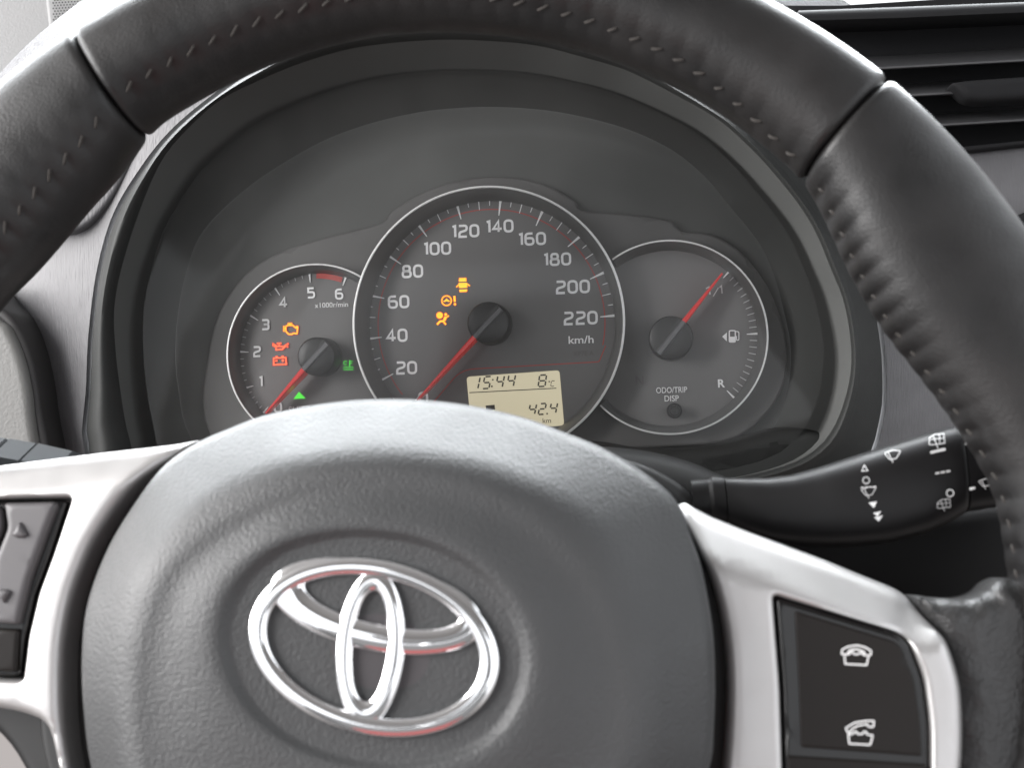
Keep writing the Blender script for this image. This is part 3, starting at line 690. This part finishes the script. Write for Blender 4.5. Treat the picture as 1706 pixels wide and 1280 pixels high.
# fuel pump
ink = Ink(); ink.fill([(1203, 561), (1211, 554), (1211, 569)])
ink.line(rounded([(1215, 570), (1215, 551), (1225, 551), (1225, 570)], 2), 2.0, True); ink.fill([(1216, 561), (1224, 561), (1224, 570), (1216, 570)])
ink.line(rounded([(1225, 552), (1231, 553), (1231, 567), (1227, 567), (1227, 560)], 2, False), 1.5)
ink.px('fuel_pump_symbol', K, INK, M['print'], fuelg)

# ---- tell-tale lamps (a bright core over its coloured edge)
def lamp(name, draw, core, edge, dial, grow=1.8):
    a = Ink(); draw(a, grow); oe = a.px(name, K, INK+0.00005, edge, dial)
    b = Ink(); draw(b, 0.0); b.px('lamp_core', K, INK+0.00012, core, dial)
def engine(i, g):
    i.line(rounded([(473, 543), (473, 553)], 0, False), 1.7+g); i.line([(473, 548), (476, 548)], 1.5+g)
    i.line(rounded([(476, 544), (480, 542), (488, 542), (491, 545), (494, 547), (494, 544), (496, 544), (495, 556), (492, 556), (489, 555), (487, 557), (481, 557), (477, 553), (476, 551)], 1), 1.8+g, True)
    i.line([(479, 539.5), (487, 539)], 1.8+g); i.line([(483, 540), (483, 542)], 1.6+g)
def oil(i, g):
    i.line(rounded([(460, 577), (460, 583), (471, 582), (477, 575), (480, 573), (472, 578), (468, 577)], 0.5), 1.9+g, True)
    i.line([(460, 578), (455, 576), (455, 573), (460, 576)], 1.6+g); i.line([(461, 572.5), (469, 572)], 1.7+g); i.line([(465, 573), (465, 577)], 1.6+g)
    i.disc((479, 578), 1.2+g*.4)
def battery(i, g):
    i.line([(456, 597), (476, 596), (477, 607), (456, 608)], 1.8+g, True); i.line([(459, 595), (463, 594.7)], 2.2+g); i.line([(469, 594.4), (473, 594.1)], 2.2+g)
    i.line([(458.5, 601.5), (462.5, 601.3)], 1.6+g); i.line([(469, 601), (473.5, 600.7)], 1.6+g); i.line([(471.2, 598.8), (471.4, 603)], 1.6+g)
def door(i, g):
    h = g*.35
    i.fill([(765-h, 463.5-h), (776.5+h, 463-h), (777+h, 469), (764.5-h, 469.5)])
    i.fill([(764-h, 471.5), (778-h*0+h, 471), (778.5+h, 479.5), (765-h, 480)])
    i.fill([(765-h, 482.5), (778.5+h, 482), (778+h, 486+h), (766-h, 486.5+h)])
    i.line([(765, 474), (760, 478.5)], 1.8+g*.6); i.line([(778, 473), (783, 476.5)], 1.8+g*.6)
def steer(i, g):
    i.circle((744, 501), 8.0, 1.7+g); i.fill([(738, 502+g*.3), (741.5, 500), (744, 497-g*.4), (746.5, 499.8), (750.5, 501.5+g*.3), (747, 503+g*.3), (744, 501.5), (741, 503.2+g*.3)])
    i.line([(757, 493), (757.6, 503)], 3.2+g); i.disc((758, 507), 1.9+g*.5)
def bag(i, g):
    i.disc((732.5, 525.5), 5.2+g*.6); i.disc((742.5, 524), 2.2+g*.5)
    i.line([(742.5, 528), (740, 534)], 4.2+g); i.line([(743, 529), (748, 526)], 1.8+g)
    i.line([(740, 535), (733, 535.5), (728, 541)], 2.8+g); i.line([(738, 535), (743, 541)], 2.4+g)
def temp(i, g):
    i.line([(582.5, 600.5), (582.5, 610.5)], 1.5); i.line([(583, 602), (588, 602)], 1.0); i.line([(583, 605.5), (587, 605.5)], 1.0)
    i.line([(578, 603), (575, 601.5), (572.5, 603.5), (572.5, 606), (575, 608), (578, 607)], 1.0)
    for y in (612, 616): i.line([(572+k*2.4, y+(0.7 if k % 2 else -0.7)) for k in range(8)], 0.95)
lamp('engine_lamp', engine, M['amber'], M['amber_glow'], tacho)
lamp('oil_lamp', oil, M['red'], M['red_glow'], tacho)
lamp('battery_lamp', battery, M['red'], M['red_glow'], tacho)
lamp('door_lamp', door, M['amber'], M['amber_glow'], speedo)
lamp('steering_lamp', steer, M['amber'], M['amber_glow'], speedo, 1.4)
lamp('airbag_lamp', bag, M['amber'], M['amber_glow'], speedo)
i_ = Ink(); temp(i_, 0); i_.px('coolant_lamp', K, INK, M['green_dim'], tacho)
Ink().fill([(489, 665), (498, 653), (509, 664)]).px('shift_lamp', K, INK, M['green'], tacho)

# ---- liquid crystal display
LCD = INK
lcd = pplate('display', K, [(777, 628), (932, 617), (940, 709), (786, 724)], DIAL+0.0003, DIAL-0.001, M['lcd'], cluster, r=6, edge=0.0002, step=0.006)
lcd['label'] = 'beige display reading 15:44, 8 degrees and 42.4 km'
SEG = {'1': 'bc', '2': 'abged', '4': 'fgbc', '5': 'afgcd', '8': 'abcdefg', 'C': 'afed'}
ink = Ink()
def seg(ch, x, y, w_, h, sl=0.14, th=2.6):
    """x, y = lower left corner in px, following the tilt of the panel."""
    up = np.array([0.065+sl, -1.0]); rt = np.array([1.0, -0.066])
    P = lambda a, b: tuple(np.array([x, y])+rt*a*w_+up*b*h)
    S = {'a': ((.1, 1), (.9, 1)), 'd': ((.1, 0), (.9, 0)), 'g': ((.12, .5), (.88, .5)), 'f': ((0, .94), (0, .56)), 'e': ((0, .44), (0, .06)), 'b': ((1, .94), (1, .56)), 'c': ((1, .44), (1, .06))}
    for k in SEG[ch]: ink.line([P(*S[k][0]), P(*S[k][1])], th)
seg('1', 786, 649, 10, 20); seg('5', 803.5, 648, 11, 20); seg('4', 825.5, 646.5, 11, 20); seg('4', 844, 645, 11, 20)
ink.disc((821, 633), 1.5); ink.disc((819.5, 644), 1.6)
seg('8', 896.5, 644.5, 11.5, 19, 0.07); seg('C', 917.5, 644, 6, 9, 0.05, 1.3); ink.disc((915, 636), 1.3)
ink.line([(782, 654.5), (927, 647)], 1.5)
seg('4', 880, 691.5, 10.5, 17.5); seg('2', 896.5, 691, 10, 18); seg('4', 915, 689.5, 10.5, 17.5); ink.disc((911.5, 689.5), 1.5)
ink.fill([(809, 676), (824, 674.6), (825, 683), (810, 684.5)])
ink.px('segments', K, DIAL+0.0005, M['lcd_ink'], lcd)
text('unit_text', 'km', K, (911, 701), DIAL+0.0005, 14, 8, M['lcd_ink'], lcd, 0.0)

# ---- needles
def gauge_needle(dial, hub_px, tip_px, r_hub, tail=0.9, wroot=0.0019):
    wt_ = 0.0035; c = np.array(K.uv(*hub_px, wt_)); tip = np.array(K.uv(*tip_px, -0.001)); d = tip-c; L = np.linalg.norm(d); d /= L; n = np.array([-d[1], d[0]])
    v, f = lathe([(r_hub*1.02, DIAL), (r_hub*1.02, DIAL+0.001), (r_hub, wt_-0.0012), (r_hub*0.955, wt_-0.0003), (r_hub*0.88, wt_), (r_hub*0.5, wt_+0.0003), (r_hub*0.02, wt_+0.0004)], 40, c)
    f.append(tuple(range(6*40, 7*40)))
    hub = mesh_obj('needle_hub', v, f, M['hub'], dial, angle=40)
    def bar(name, s0, s1, w0, w1, z0, z1, base, m):
        p = [c+d*s0-n*w0/2, c+d*s1-n*w1/2, c+d*s1+n*w1/2, c+d*s0+n*w0/2]; zt = [z0, z1, z1, z0]
        q = [c+d*s0-n*w0*.28, c+d*s1-n*w1*.28, c+d*s1+n*w1*.28, c+d*s0+n*w0*.28]
        vv = [(*a, base) for a in p]+[(*a, z-0.0005) for a, z in zip(p, zt)]+[(*a, z) for a, z in zip(q, zt)]
        ff = [(8, 9, 10, 11)]
        for i in range(4):
            j = (i+1) % 4; ff += [(i, j, j+4, i+4), (i+4, j+4, j+8, i+8)]
        return mesh_obj(name, vv, ff, m, dial, smooth=False)
    bar('needle_bar', -r_hub*tail, r_hub*0.93, wroot*1.35, wroot*1.25, wt_+0.0011, wt_+0.0011, wt_-0.0006, M['hub_bar'])
    s = bar('needle', r_hub*0.93, L, wroot*1.12, wroot*0.42, wt_+0.0007, 0.0006, DIAL+0.004, M['needle'])
    # the dark slot beside the bar
    q0 = c-d*r_hub*0.93+n*wroot*0.95*SIDE; q1 = c+d*r_hub*0.9+n*wroot*0.95*SIDE
    wedge('hub_slot', q0, q1, wroot*0.5, wroot*0.5, wt_+0.00055, M['dark'], dial)
SIDE = -1
gauge_needle(speedo, (813, 538), (696, 667), 0.0082)
gauge_needle(tacho, (526, 594), (444, 689), 0.0076)
SIDE = 1
gauge_needle(fuelg, (1118, 563), (1203, 456), 0.0084, wroot=0.0018)
# trip knob
v, f = lathe([(0.0030, DIAL), (0.0030, DIAL+0.0006), (0.0025, DIAL+0.0010), (0.0021, DIAL+0.0010), (0.0021, DIAL+0.0065), (0.0018, DIAL+0.0072), (0.0008, DIAL+0.0074), (0.00002, DIAL+0.0073)], 24, K.uv(1124, 685, DIAL+0.005))
mesh_obj('trip_knob', v, f, M['hub'], fuelg)

# ================================================================== DASHBOARD
dash = empty('dashboard', K, 'grained grey dashboard with arched hood over the gauges', 'dashboard')
HC = (812, 480)
C0 = [(148, 740), (148, 680), (151, 646), (155, 558), (169, 450), (197, 355), (246, 274), (292, 218), (352, 167), (422, 118), (503, 74), (600, 46), (726, 33), (850, 36), (950, 52), (1050, 80), (1150, 125), (1250, 190), (1340, 270), (1405, 360), (1442, 450), (1462, 541), (1470, 620), (1465, 700), (1430, 780), (1300, 840), (1000, 870), (600, 870), (200, 860)]
C2 = [(218, 738), (200, 646), (192, 576), (190, 523), (197, 470), (216, 400), (246, 317), (274, 260), (316, 211), (369, 165), (440, 130), (510, 102), (600, 78), (726, 66), (831, 69), (902, 77), (972, 95), (1042, 116), (1113, 151), (1194, 197), (1247, 243), (1289, 288), (1331, 341), (1359, 387), (1384, 447), (1405, 500), (1416, 558), (1418, 611), (1408, 664), (1387, 716), (1355, 752), (1303, 778), (1200, 800), (1000, 815), (600, 820), (260, 800)]
C4 = [(316, 727), (296, 640), (292, 576), (300, 500), (316, 435), (337, 387), (387, 334), (457, 281), (560, 225), (680, 190), (800, 178), (920, 185), (1030, 210), (1113, 246), (1170, 290), (1211, 338), (1264, 404), (1290, 460), (1306, 520), (1317, 576), (1314, 640), (1296, 700), (1260, 745), (1180, 770), (1000, 785), (600, 790), (380, 780)]
NH = 220
def polar_px(px):
    P = np.array(spline(px, 6, True)); a = np.arctan2(HC[1]-P[:, 1], P[:, 0]-HC[0]); r = np.hypot(P[:, 0]-HC[0], P[:, 1]-HC[1]); o = np.argsort(a); a, r = a[o], r[o]
    return np.interp(np.linspace(-pi, pi, NH, endpoint=False), np.concatenate([a-2*pi, a, a+2*pi]), np.tile(r, 3))
HT = np.linspace(-pi, pi, NH, endpoint=False)
p0, p2, p4 = polar_px(C0), polar_px(C2), polar_px(C4)
def ring_at(pr, wf):
    out = []
    for r, t in zip(pr, HT):
        w = wf(t); out.append(K.loc(HC[0]+r*cos(t), HC[1]-r*sin(t), w))
    return out
def wl(t): return 0.030+0.014*sin(t)           # the lip leans: further out at the top
rings = []
for s, dw in ((0.0, -0.0120), (0.05, -0.0075), (0.12, -0.0040), (0.22, -0.0014), (0.34, 0.0), (0.48, -0.0003), (0.62, -0.0014), (0.76, -0.0033), (0.88, -0.0056), (1.0, -0.0085)):
    pw_ = np.log(0.34+0.52*np.clip(np.cos(HT)*1.3, 0, 1))/np.log(0.34)
    rings.append(ring_at(p0+(p2-p0)*(s**pw_ if s > 0 else 0.0), lambda t, dw=dw: wl(t)+dw))
v, f = loft(rings)
hood = mesh_obj('gauge_hood', v, [tuple(reversed(q)) for q in f], M['hood'], dash, angle=60)
hood['label'] = 'arched hood lip with a bright rounded crest'
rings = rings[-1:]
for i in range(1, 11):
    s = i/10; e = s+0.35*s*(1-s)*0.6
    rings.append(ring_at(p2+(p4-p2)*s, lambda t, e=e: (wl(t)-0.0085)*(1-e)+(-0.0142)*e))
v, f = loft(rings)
mesh_obj('hood_liner', v, [tuple(reversed(q)) for q in f], M['liner_hazed'], dash, angle=60)
# outer skin of the dashboard, from the gap at the hood's lip outwards
rings = [ring_at(p0*0.998, lambda t: wl(t)-0.020), ring_at(p0*1.004, lambda t: wl(t)-0.0155), ring_at(p0*1.012, lambda t: wl(t)-0.0135)]
for k, dw in ((1.05, -0.0155), (1.12, -0.020), (1.2, -0.027), (1.32, -0.040), (1.5, -0.064)):
    rings.append(ring_at(p0*k, lambda t, dw=dw: wl(t)+dw))
v, f = loft(rings)
fascia = mesh_obj('fascia', v, f, M['fascia'], dash, angle=60)
# shut line at the upper left and the end panel beyond it
FW = 0.012
pplate('end_panel', K, [(244, 200), (226, 250), (205, 296), (180, 337), (152, 368), (124, 384), (90, 389), (40, 386), (-60, 370), (-60, 270), (90, 235), (225, 195)], 0.0205, 0.005, M['fascia'], dash, smooth_n=4, edge=0.0016, step=0.006)
# pale side panel with its dark rubber edge
pplate('vent_edge', K, [(-60, 490), (0, 512), (30, 545), (52, 600), (66, 680), (72, 790), (-60, 800)], 0.024, 0.0, M['groove'], dash, smooth_n=4, edge=0.002, step=0.008)
sp_ = pplate('side_panel', K, [(-60, 520), (0, 534), (22, 562), (42, 620), (52, 690), (54, 790), (-60, 800)], 0.027, 0.0, M['side'], dash, smooth_n=4, edge=0.003, step=0.006)
# ledge under the gauges
pplate('ledge', K, [(960, 742), (1080, 752), (1200, 742), (1300, 716), (1380, 728), (1380, 800), (1200, 830), (960, 830)], 0.012, -0.01, M['hood'], dash, smooth_n=4, edge=0.004, step=0.008)

# ---- centre air vent
def bar_px(name, pts_top, pts_bot, w_t, w_b, depth, m, parent, edge=0.0015):
    """A slat: front edge strip between two pixel lines, running back into the dash."""
    T = [K.loc(x, y, w_t) for x, y in pts_top]; B = [K.loc(x, y, w_b) for x, y in pts_bot]
    n = len(T); rings = []
    for (a, b) in zip(T, B):
        a, b = np.array(a), np.array(b); mid = (a+b)/2+np.array([0, 0, 0.0010])
        back = np.array([0, 0.004, -depth])
        rings.append([tuple(x) for x in (a+back, a+np.array([0, 0.0003, -0.003]), a, a*0.75+b*0.25+np.array([0, 0, 0.0007]), mid, b*0.75+a*0.25+np.array([0, 0, 0.0007]), b, b+np.array([0, -0.0003, -0.003]), b+back)])
    v, f = loft(rings); v2 = v
    f.append(tuple(range(9))); f.append(tuple(range((n-1)*9, n*9))[::-1])
    return mesh_obj(name, v2, f, m, parent, angle=40)
VW = 0.030
vent = pplate('air_vent', K, [(1280, 8), (1400, 8), (1900, -24), (1930, 230), (1588, 262), (1420, 270)], VW-0.030, VW-0.034, M['vent'], dash, edge=0.0005, step=0.02)
vent['label'] = 'black slatted air vent beside the wheel rim'
bar_px('vent_frame', [(1330, 17), (1500, 11), (1700, 3), (1920, -8)], [(1330, 34), (1500, 29), (1700, 20), (1920, 10)], VW-0.002, VW+0.001, 0.03, M['vent'], vent)
bar_px('vent_frame', [(1420, 255), (1588, 246), (1706, 234), (1920, 215)], [(1420, 262), (1588, 254), (1706, 241), (1920, 222)], VW, VW+0.001, 0.03, M['vent'], vent)
def slat(y0, sl):
    rings = []
    for x in (1370, 1500, 1620, 1760, 1920):
        y = y0+(x-1454)*sl; w = VW-0.003
        rings.append([K.loc(x, y-19, w-0.024), K.loc(x, y-3, w-0.0015), K.loc(x, y-1, w+0.0004), K.loc(x, y+2, w+0.0006), K.loc(x, y+4, w-0.0004), K.loc(x, y-9, w-0.024)])
    v, f = loft(rings); f += [tuple(range(6)), tuple(range(24, 30))[::-1]]
    return mesh_obj('slat', v, f, M['slat'], vent, angle=40)
for y0, sl in ((113, -0.055), (161, -0.055), (214, -0.06)): slat(y0, sl)
pplate('vent_knob', K, [(1583, 136), (1620, 131), (1760, 122), (1760, 160), (1640, 168), (1612, 164)], VW+0.004, VW-0.006, M['vent'], vent, r=10, edge=0.0025, step=0.004)
# panels round the vent
pplate('centre_panel', K, [(1560, 268), (1600, 254), (1706, 241), (1940, 222), (1940, 470), (1800, 440), (1700, 400), (1640, 350)], VW-0.004, VW-0.02, M['fascia'], dash, r=10, edge=0.002, step=0.008)
pplate('radio_edge', K, [(1672, 384), (1706, 352), (1800, 338), (1940, 330), (1940, 500), (1720, 460)], VW+0.003, VW-0.01, M['vent'], dash, r=10, edge=0.002, step=0.01)
pplate('dash_top', K, [(1180, -60), (1290, 3), (1500, 6), (1940, -14), (1940, 20), (1500, 24), (1402, 60), (1380, 110), (1180, 110)], -0.028, -0.06, M['pale'], dash, r=8, edge=0.003, step=0.015)

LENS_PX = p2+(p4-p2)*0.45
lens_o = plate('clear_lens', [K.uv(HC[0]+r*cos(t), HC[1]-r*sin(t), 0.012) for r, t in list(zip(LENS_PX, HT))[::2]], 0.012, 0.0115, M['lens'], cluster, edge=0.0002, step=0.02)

# ================================================================== COLUMN AND STALKS
column = empty('steering_column', W, 'dark moulded cover of the steering column behind the wheel hub', 'column cover')
pplate('upper_shroud', W, [(560, 800), (700, 760), (860, 735), (980, 738), (1070, 746), (1140, 762), (1190, 782), (1222, 806), (1240, 900), (900, 960), (560, 900)], -0.050, -0.10, M['column'], column, smooth_n=4, edge=0.010, step=0.005)
pplate('shroud_collar', W, [(600, 800), (800, 745), (960, 752), (1040, 764), (1100, 786), (1150, 822), (1180, 880), (900, 960), (600, 900)], -0.036, -0.07, M['column'], column, smooth_n=4, edge=0.003, step=0.005)
pplate('shroud_gap', W, [(600, 810), (800, 762), (950, 766), (1030, 778), (1088, 800), (1135, 836), (1160, 880), (900, 960), (600, 900)], -0.0350, -0.06, M['dark'], column, smooth_n=4, edge=0.001, step=0.008)
pplate('lower_shroud', W, [(1150, 868), (1300, 864), (1600, 850), (1700, 838), (1760, 900), (1760, 1150), (1500, 1250), (900, 1300), (900, 900)], -0.050, -0.12, M['black'], column, r=20, edge=0.006, step=0.012)

stalk = empty('wiper_stalk', W, 'black wiper stalk with white symbols to the right of the column', 'stalk')
SW = -0.036
def stalk_loft(stations, hd, m, name, parent, caps=True, pw=0.8, n=36):
    rings = []
    for x, yt, yb, dz in stations:
        t, b = np.array(W.loc(x, yt, SW+dz)), np.array(W.loc(x+(yb-yt)*0.10, yb, SW+dz)); c = (t+b)/2; h = (t-b)/2; R_ = []
        dep = min(np.linalg.norm(h)*0.98, hd)
        for k in range(n):
            a = 2*pi*k/n; cs, sn = cos(a), sin(a)
            R_.append(tuple(c+h*math.copysign(abs(cs)**pw, cs)+np.array([0, 0, dep*math.copysign(abs(sn)**pw, sn)])))
        rings.append(R_)
    v, f = loft(rings)
    if caps: f.append(tuple(range(n))[::-1]); f.append(tuple(range((len(rings)-1)*n, len(rings)*n)))
    return mesh_obj(name, v, f, m, parent, angle=40)
stalk_loft([(1150, 800, 872, -0.002), (1178, 796, 870, -0.002), (1184, 793, 871, -0.001), (1204, 794, 873, -0.0005), (1208, 796, 873, -0.001)], 0.010, M['stalk'], 'collar', stalk)
body = stalk_loft([(1206, 796, 876, 0), (1235, 797, 890, 0), (1275, 797, 903, 0.001), (1315, 792, 909, 0.001), (1360, 780, 912, 0.002), (1410, 764, 911, 0.002), (1460, 748, 906, 0.003), (1520, 729, 892, 0.003), (1560, 717, 874, 0.003), (1578, 713, 863, 0.003), (1585, 712, 859, 0.003), (1587, 714, 857, 0.003)], 0.0125, M['stalk'], 'stalk_body', stalk, pw=0.68)
knob = stalk_loft([(1588, 717, 853, 0.003), (1590, 713, 855, 0.003), (1600, 712, 853, 0.003), (1630, 716, 848, 0.003), (1680, 724, 842, 0.003), (1720, 732, 836, 0.002), (1735, 745, 825, 0.001)], 0.0125, M['stalk'], 'twist_end', stalk, pw=0.62)
bpy.context.view_layer.update()
def bvh_of(o):
    mw = o.matrix_world if o.parent is None else o.parent.matrix_world
    return BVHTree.FromPolygons([mw@v.co for v in o.data.vertices], [tuple(p.vertices) for p in o.data.polygons])
bb, bk = bvh_of(body), bvh_of(knob)
def fan(i, cx, cy, s, wd=1.5):
    i.line([(cx+s*a, cy+s*b) for a, b in rounded([(-1.0, -.35), (0.05, -.72), (1.0, -.62), (.45, .30), (-.35, .42)], .1)], wd, True)
    i.line([(cx-s*.55, cy-s*.45), (cx+s*.05, cy+s*.80)], wd)
def boxed(i, cx, cy, s, wd=1.2):
    i.line([(cx+s*a, cy+s*b) for a, b in [(-.95, -.30), (-.3, -.75), (.9, -.85), (1, .35), (-.6, .55), (-1.0, .5)]], wd, True)
    i.line([(cx-s*.45, cy-s*.5), (cx+s*.1, cy+s*.95)], wd); i.line([(cx-s*.9, cy-.1*s), (cx+s*.9, cy-.3*s)], wd*.8); i.line([(cx+s*.3, cy-s*.8), (cx+s*.35, cy+s*.4)], wd*.8)
def mark(draw, bvh=bb, m='print_bright', name='stalk_symbol'):
    i = Ink(); i.dense = 2.5; draw(i); i.wrap(name, bvh, W, M[m], stalk)
mark(lambda i: fan(i, 1487, 761, 13.5, 1.6))
mark(lambda i: i.line([(1440, 776), (1446, 785), (1436, 786)], 1.5, True))
mark(lambda i: i.circle((1443, 801), 5.5, 1.6))
mark(lambda i: [i.line([(1434+k*7, 813-k*.5), (1439+k*7, 812.7-k*.5)], 1.5) for k in range(4)], m='print')
mark(lambda i: fan(i, 1447, 821, 12.5, 1.35))
mark(lambda i: i.fill([(1447, 838), (1461, 836), (1456, 847)]), m='print')
mark(lambda i: [i.fill([(1454, 855), (1468, 852), (1462, 861)]), i.fill([(1456, 862), (1471, 859), (1464, 869)])], m='print')
mark(lambda i: boxed(i, 1561, 735, 13, 1.3))
mark(lambda i: i.line([(1550, 755), (1575, 749)], 4.6))
mark(lambda i: [i.line([(1558+k*9, 789.5-k*1.6), (1565+k*9, 788.3-k*1.6)], 3.4) for k in range(3)])
mark(lambda i: i.circle((1582.5, 822), 5.8, 1.7, 24), bvh=bb, m='print')
mark(lambda i: boxed(i, 1572, 841, 11, 1.3), m='print_dim')
mark(lambda i: fan(i, 1606, 737, 11, 1.8), bvh=bk)
mark(lambda i: i.line([(1611, 816), (1624, 813)], 4.0), bvh=bk, m='print')
mark(lambda i: fan(i, 1641, 806, 11, 1.4), bvh=bk, m='print')

lstalk = empty('turn_signal_stalk', W, 'grey light switch stalk peeping over the left spoke', 'stalk')
def seg_box(name, x0, x1, yt0, yt1, w0, m):
    T = [W.loc(x0, yt0, w0), W.loc(x1, yt1, w0)]; rings = []
    for k, e in ((0, .75), (0.03, 1), (0.97, 1), (1, .75)):
        c = np.array(T[0])+(np.array(T[1])-np.array(T[0]))*k
        rings.append([tuple(c+np.array(q)) for q in ((0, -.022, -.008*e), (0, -.004, -.0115*e), (0, -0.0006/e, -.009*e), (0, 0-(1-e)*.003, 0), (0, -.006, .010*e), (0, -.012, .0125*e), (0, -.022, .009*e))])
    v, f = loft(rings); n = 7; f.append(tuple(range(n))[::-1]); f.append(tuple(range(3*n, 4*n)))
    mesh_obj(name, v, f, m, lstalk, angle=30)
seg_box('stalk_body', -160, 14.3, 712, 731, -0.03, M['stalk_grey']); seg_box('twist_ring', 15.5, 61, 731, 739, -0.03, M['stalk_grey']); seg_box('stalk_neck', 62, 122, 738.5, 752, -0.03, M['stalk_grey'])

# ================================================================== DOOR SIDE
door_ = empty('door_trim', K, 'pale grained trim with a dotted speaker grille beyond the wheel rim', 'trim')
pplate('trim_panel', K, [(-200, -120), (300, -120), (330, 60), (200, 300), (-200, 330)], -0.060, -0.08, M['pale'], door_, edge=0.002, step=0.03)
gr = pplate('speaker_grille', K, [(72, -60), (74, 0), (80, 50), (92, 110), (150, 170), (320, 80), (320, -60)], -0.056, -0.062, M['pale'], door_, edge=0.002, step=0.012)
mbh = MB(); g0 = np.array(K.uv(88, 4, -0.0555)); pitch = 0.00145
for j in range(-8, 26):
    for i in range(0, 34):
        c = g0+np.array([i*pitch+(pitch/2 if j % 2 else 0), -j*pitch*0.87])
        mbh.add([(c[0]+.00042*cos(a), c[1]+.00042*sin(a), -0.0558) for a in np.linspace(0, 2*pi, 6, endpoint=False)], [(0, 1, 2, 3, 4, 5)])
hl = mbh.build('grille_holes', M['grille_hole'], gr, smooth=False); hl['kind'] = 'stuff'
pplate('lower_panel', W, [(-200, 1080), (0, 1203), (30, 1238), (58, 1280), (90, 1350), (90, 1450), (-200, 1450)], -0.035, -0.05, M['white_trim'], door_, smooth_n=3, edge=0.002, step=0.02)

# ================================================================== ADDED SEAT (unseen, put in to colour the reflections in the chrome and silver)
SF = Frame(-14, (853, 640), 0.3)
SF.c = np.array([-0.07, -0.66, 0.86])-CAM
SF.n = np.array([0, cos(radians(14)), sin(radians(14))]); SF.u = np.array([-1.0, 0, 0]); SF.v = np.array([0, -sin(radians(14)), cos(radians(14))])
M['seat'] = mat('reflection_red', (0.13, 0.015, 0.014), 0.85, bumps=[('noise', 900, 0.0006, 0.5, None)])  # red put in for its reflection in emblem and spokes
M['seat_grey'] = mat('grey_fabric', (0.045, 0.043, 0.042), 0.9, bumps=[('noise', 900, 0.0006, 0.5, None)])
seat = empty('added_seat', SF, 'added grey seat out of view, its red insert there for the reflections', 'seat')
plate('backrest', rounded([(-0.25, -0.38), (0.25, -0.38), (0.24, 0.22), (0.16, 0.34), (-0.16, 0.34), (-0.24, 0.22)], 0.06), 0.0, -0.12, M['seat_grey'], seat, edge=0.05, step=0.03)
plate('insert', rounded([(-0.17, -0.36), (0.17, -0.36), (0.16, 0.06), (-0.16, 0.06)], 0.06), 0.012, -0.05, M['seat'], seat, edge=0.02, step=0.03)
plate('headrest', rounded([(-0.12, 0.39), (0.12, 0.39), (0.11, 0.57), (-0.11, 0.57)], 0.05), 0.0, -0.09, M['seat_grey'], seat, edge=0.04, step=0.02)
for q in (1, -1):
    plate('bolster', rounded([(-0.30*q, -0.38), (-0.22*q, -0.38), (-0.21*q, 0.18), (-0.28*q, 0.16)][::q], 0.03), 0.05, -0.10, M['seat_grey'], seat, edge=0.03, step=0.02)
    v, f = tube([(-0.06*q, 0.30, -0.05), (-0.06*q, 0.42, -0.045)], 0.006); mesh_obj('headrest_post', v, f, M['ring'], seat)

# added roof lining, unseen: put in to shade the wheel from straight above
RF = Frame(0, (853, 640), 0.3); RF.c = np.array([-0.05, -0.42, 1.62])-CAM; RF.n = np.array([0, 0, -1.0]); RF.u = np.array([1.0, 0, 0]); RF.v = np.array([0, -1.0, 0])
M['lining'] = mat('added_roof_lining', (0.22, 0.215, 0.21), 0.9, bumps=[('noise', 800, 0.0005, 0.5, None)])
roof = empty('added_roof_lining', RF, 'added grey roof lining out of view, shading the wheel', 'added roof lining')
plate('lining', rounded([(-0.60, -0.72), (0.60, -0.72), (0.62, 0.85), (-0.62, 0.85)], 0.08), 0.0, -0.04, M['lining'], roof, edge=0.02, step=0.08)
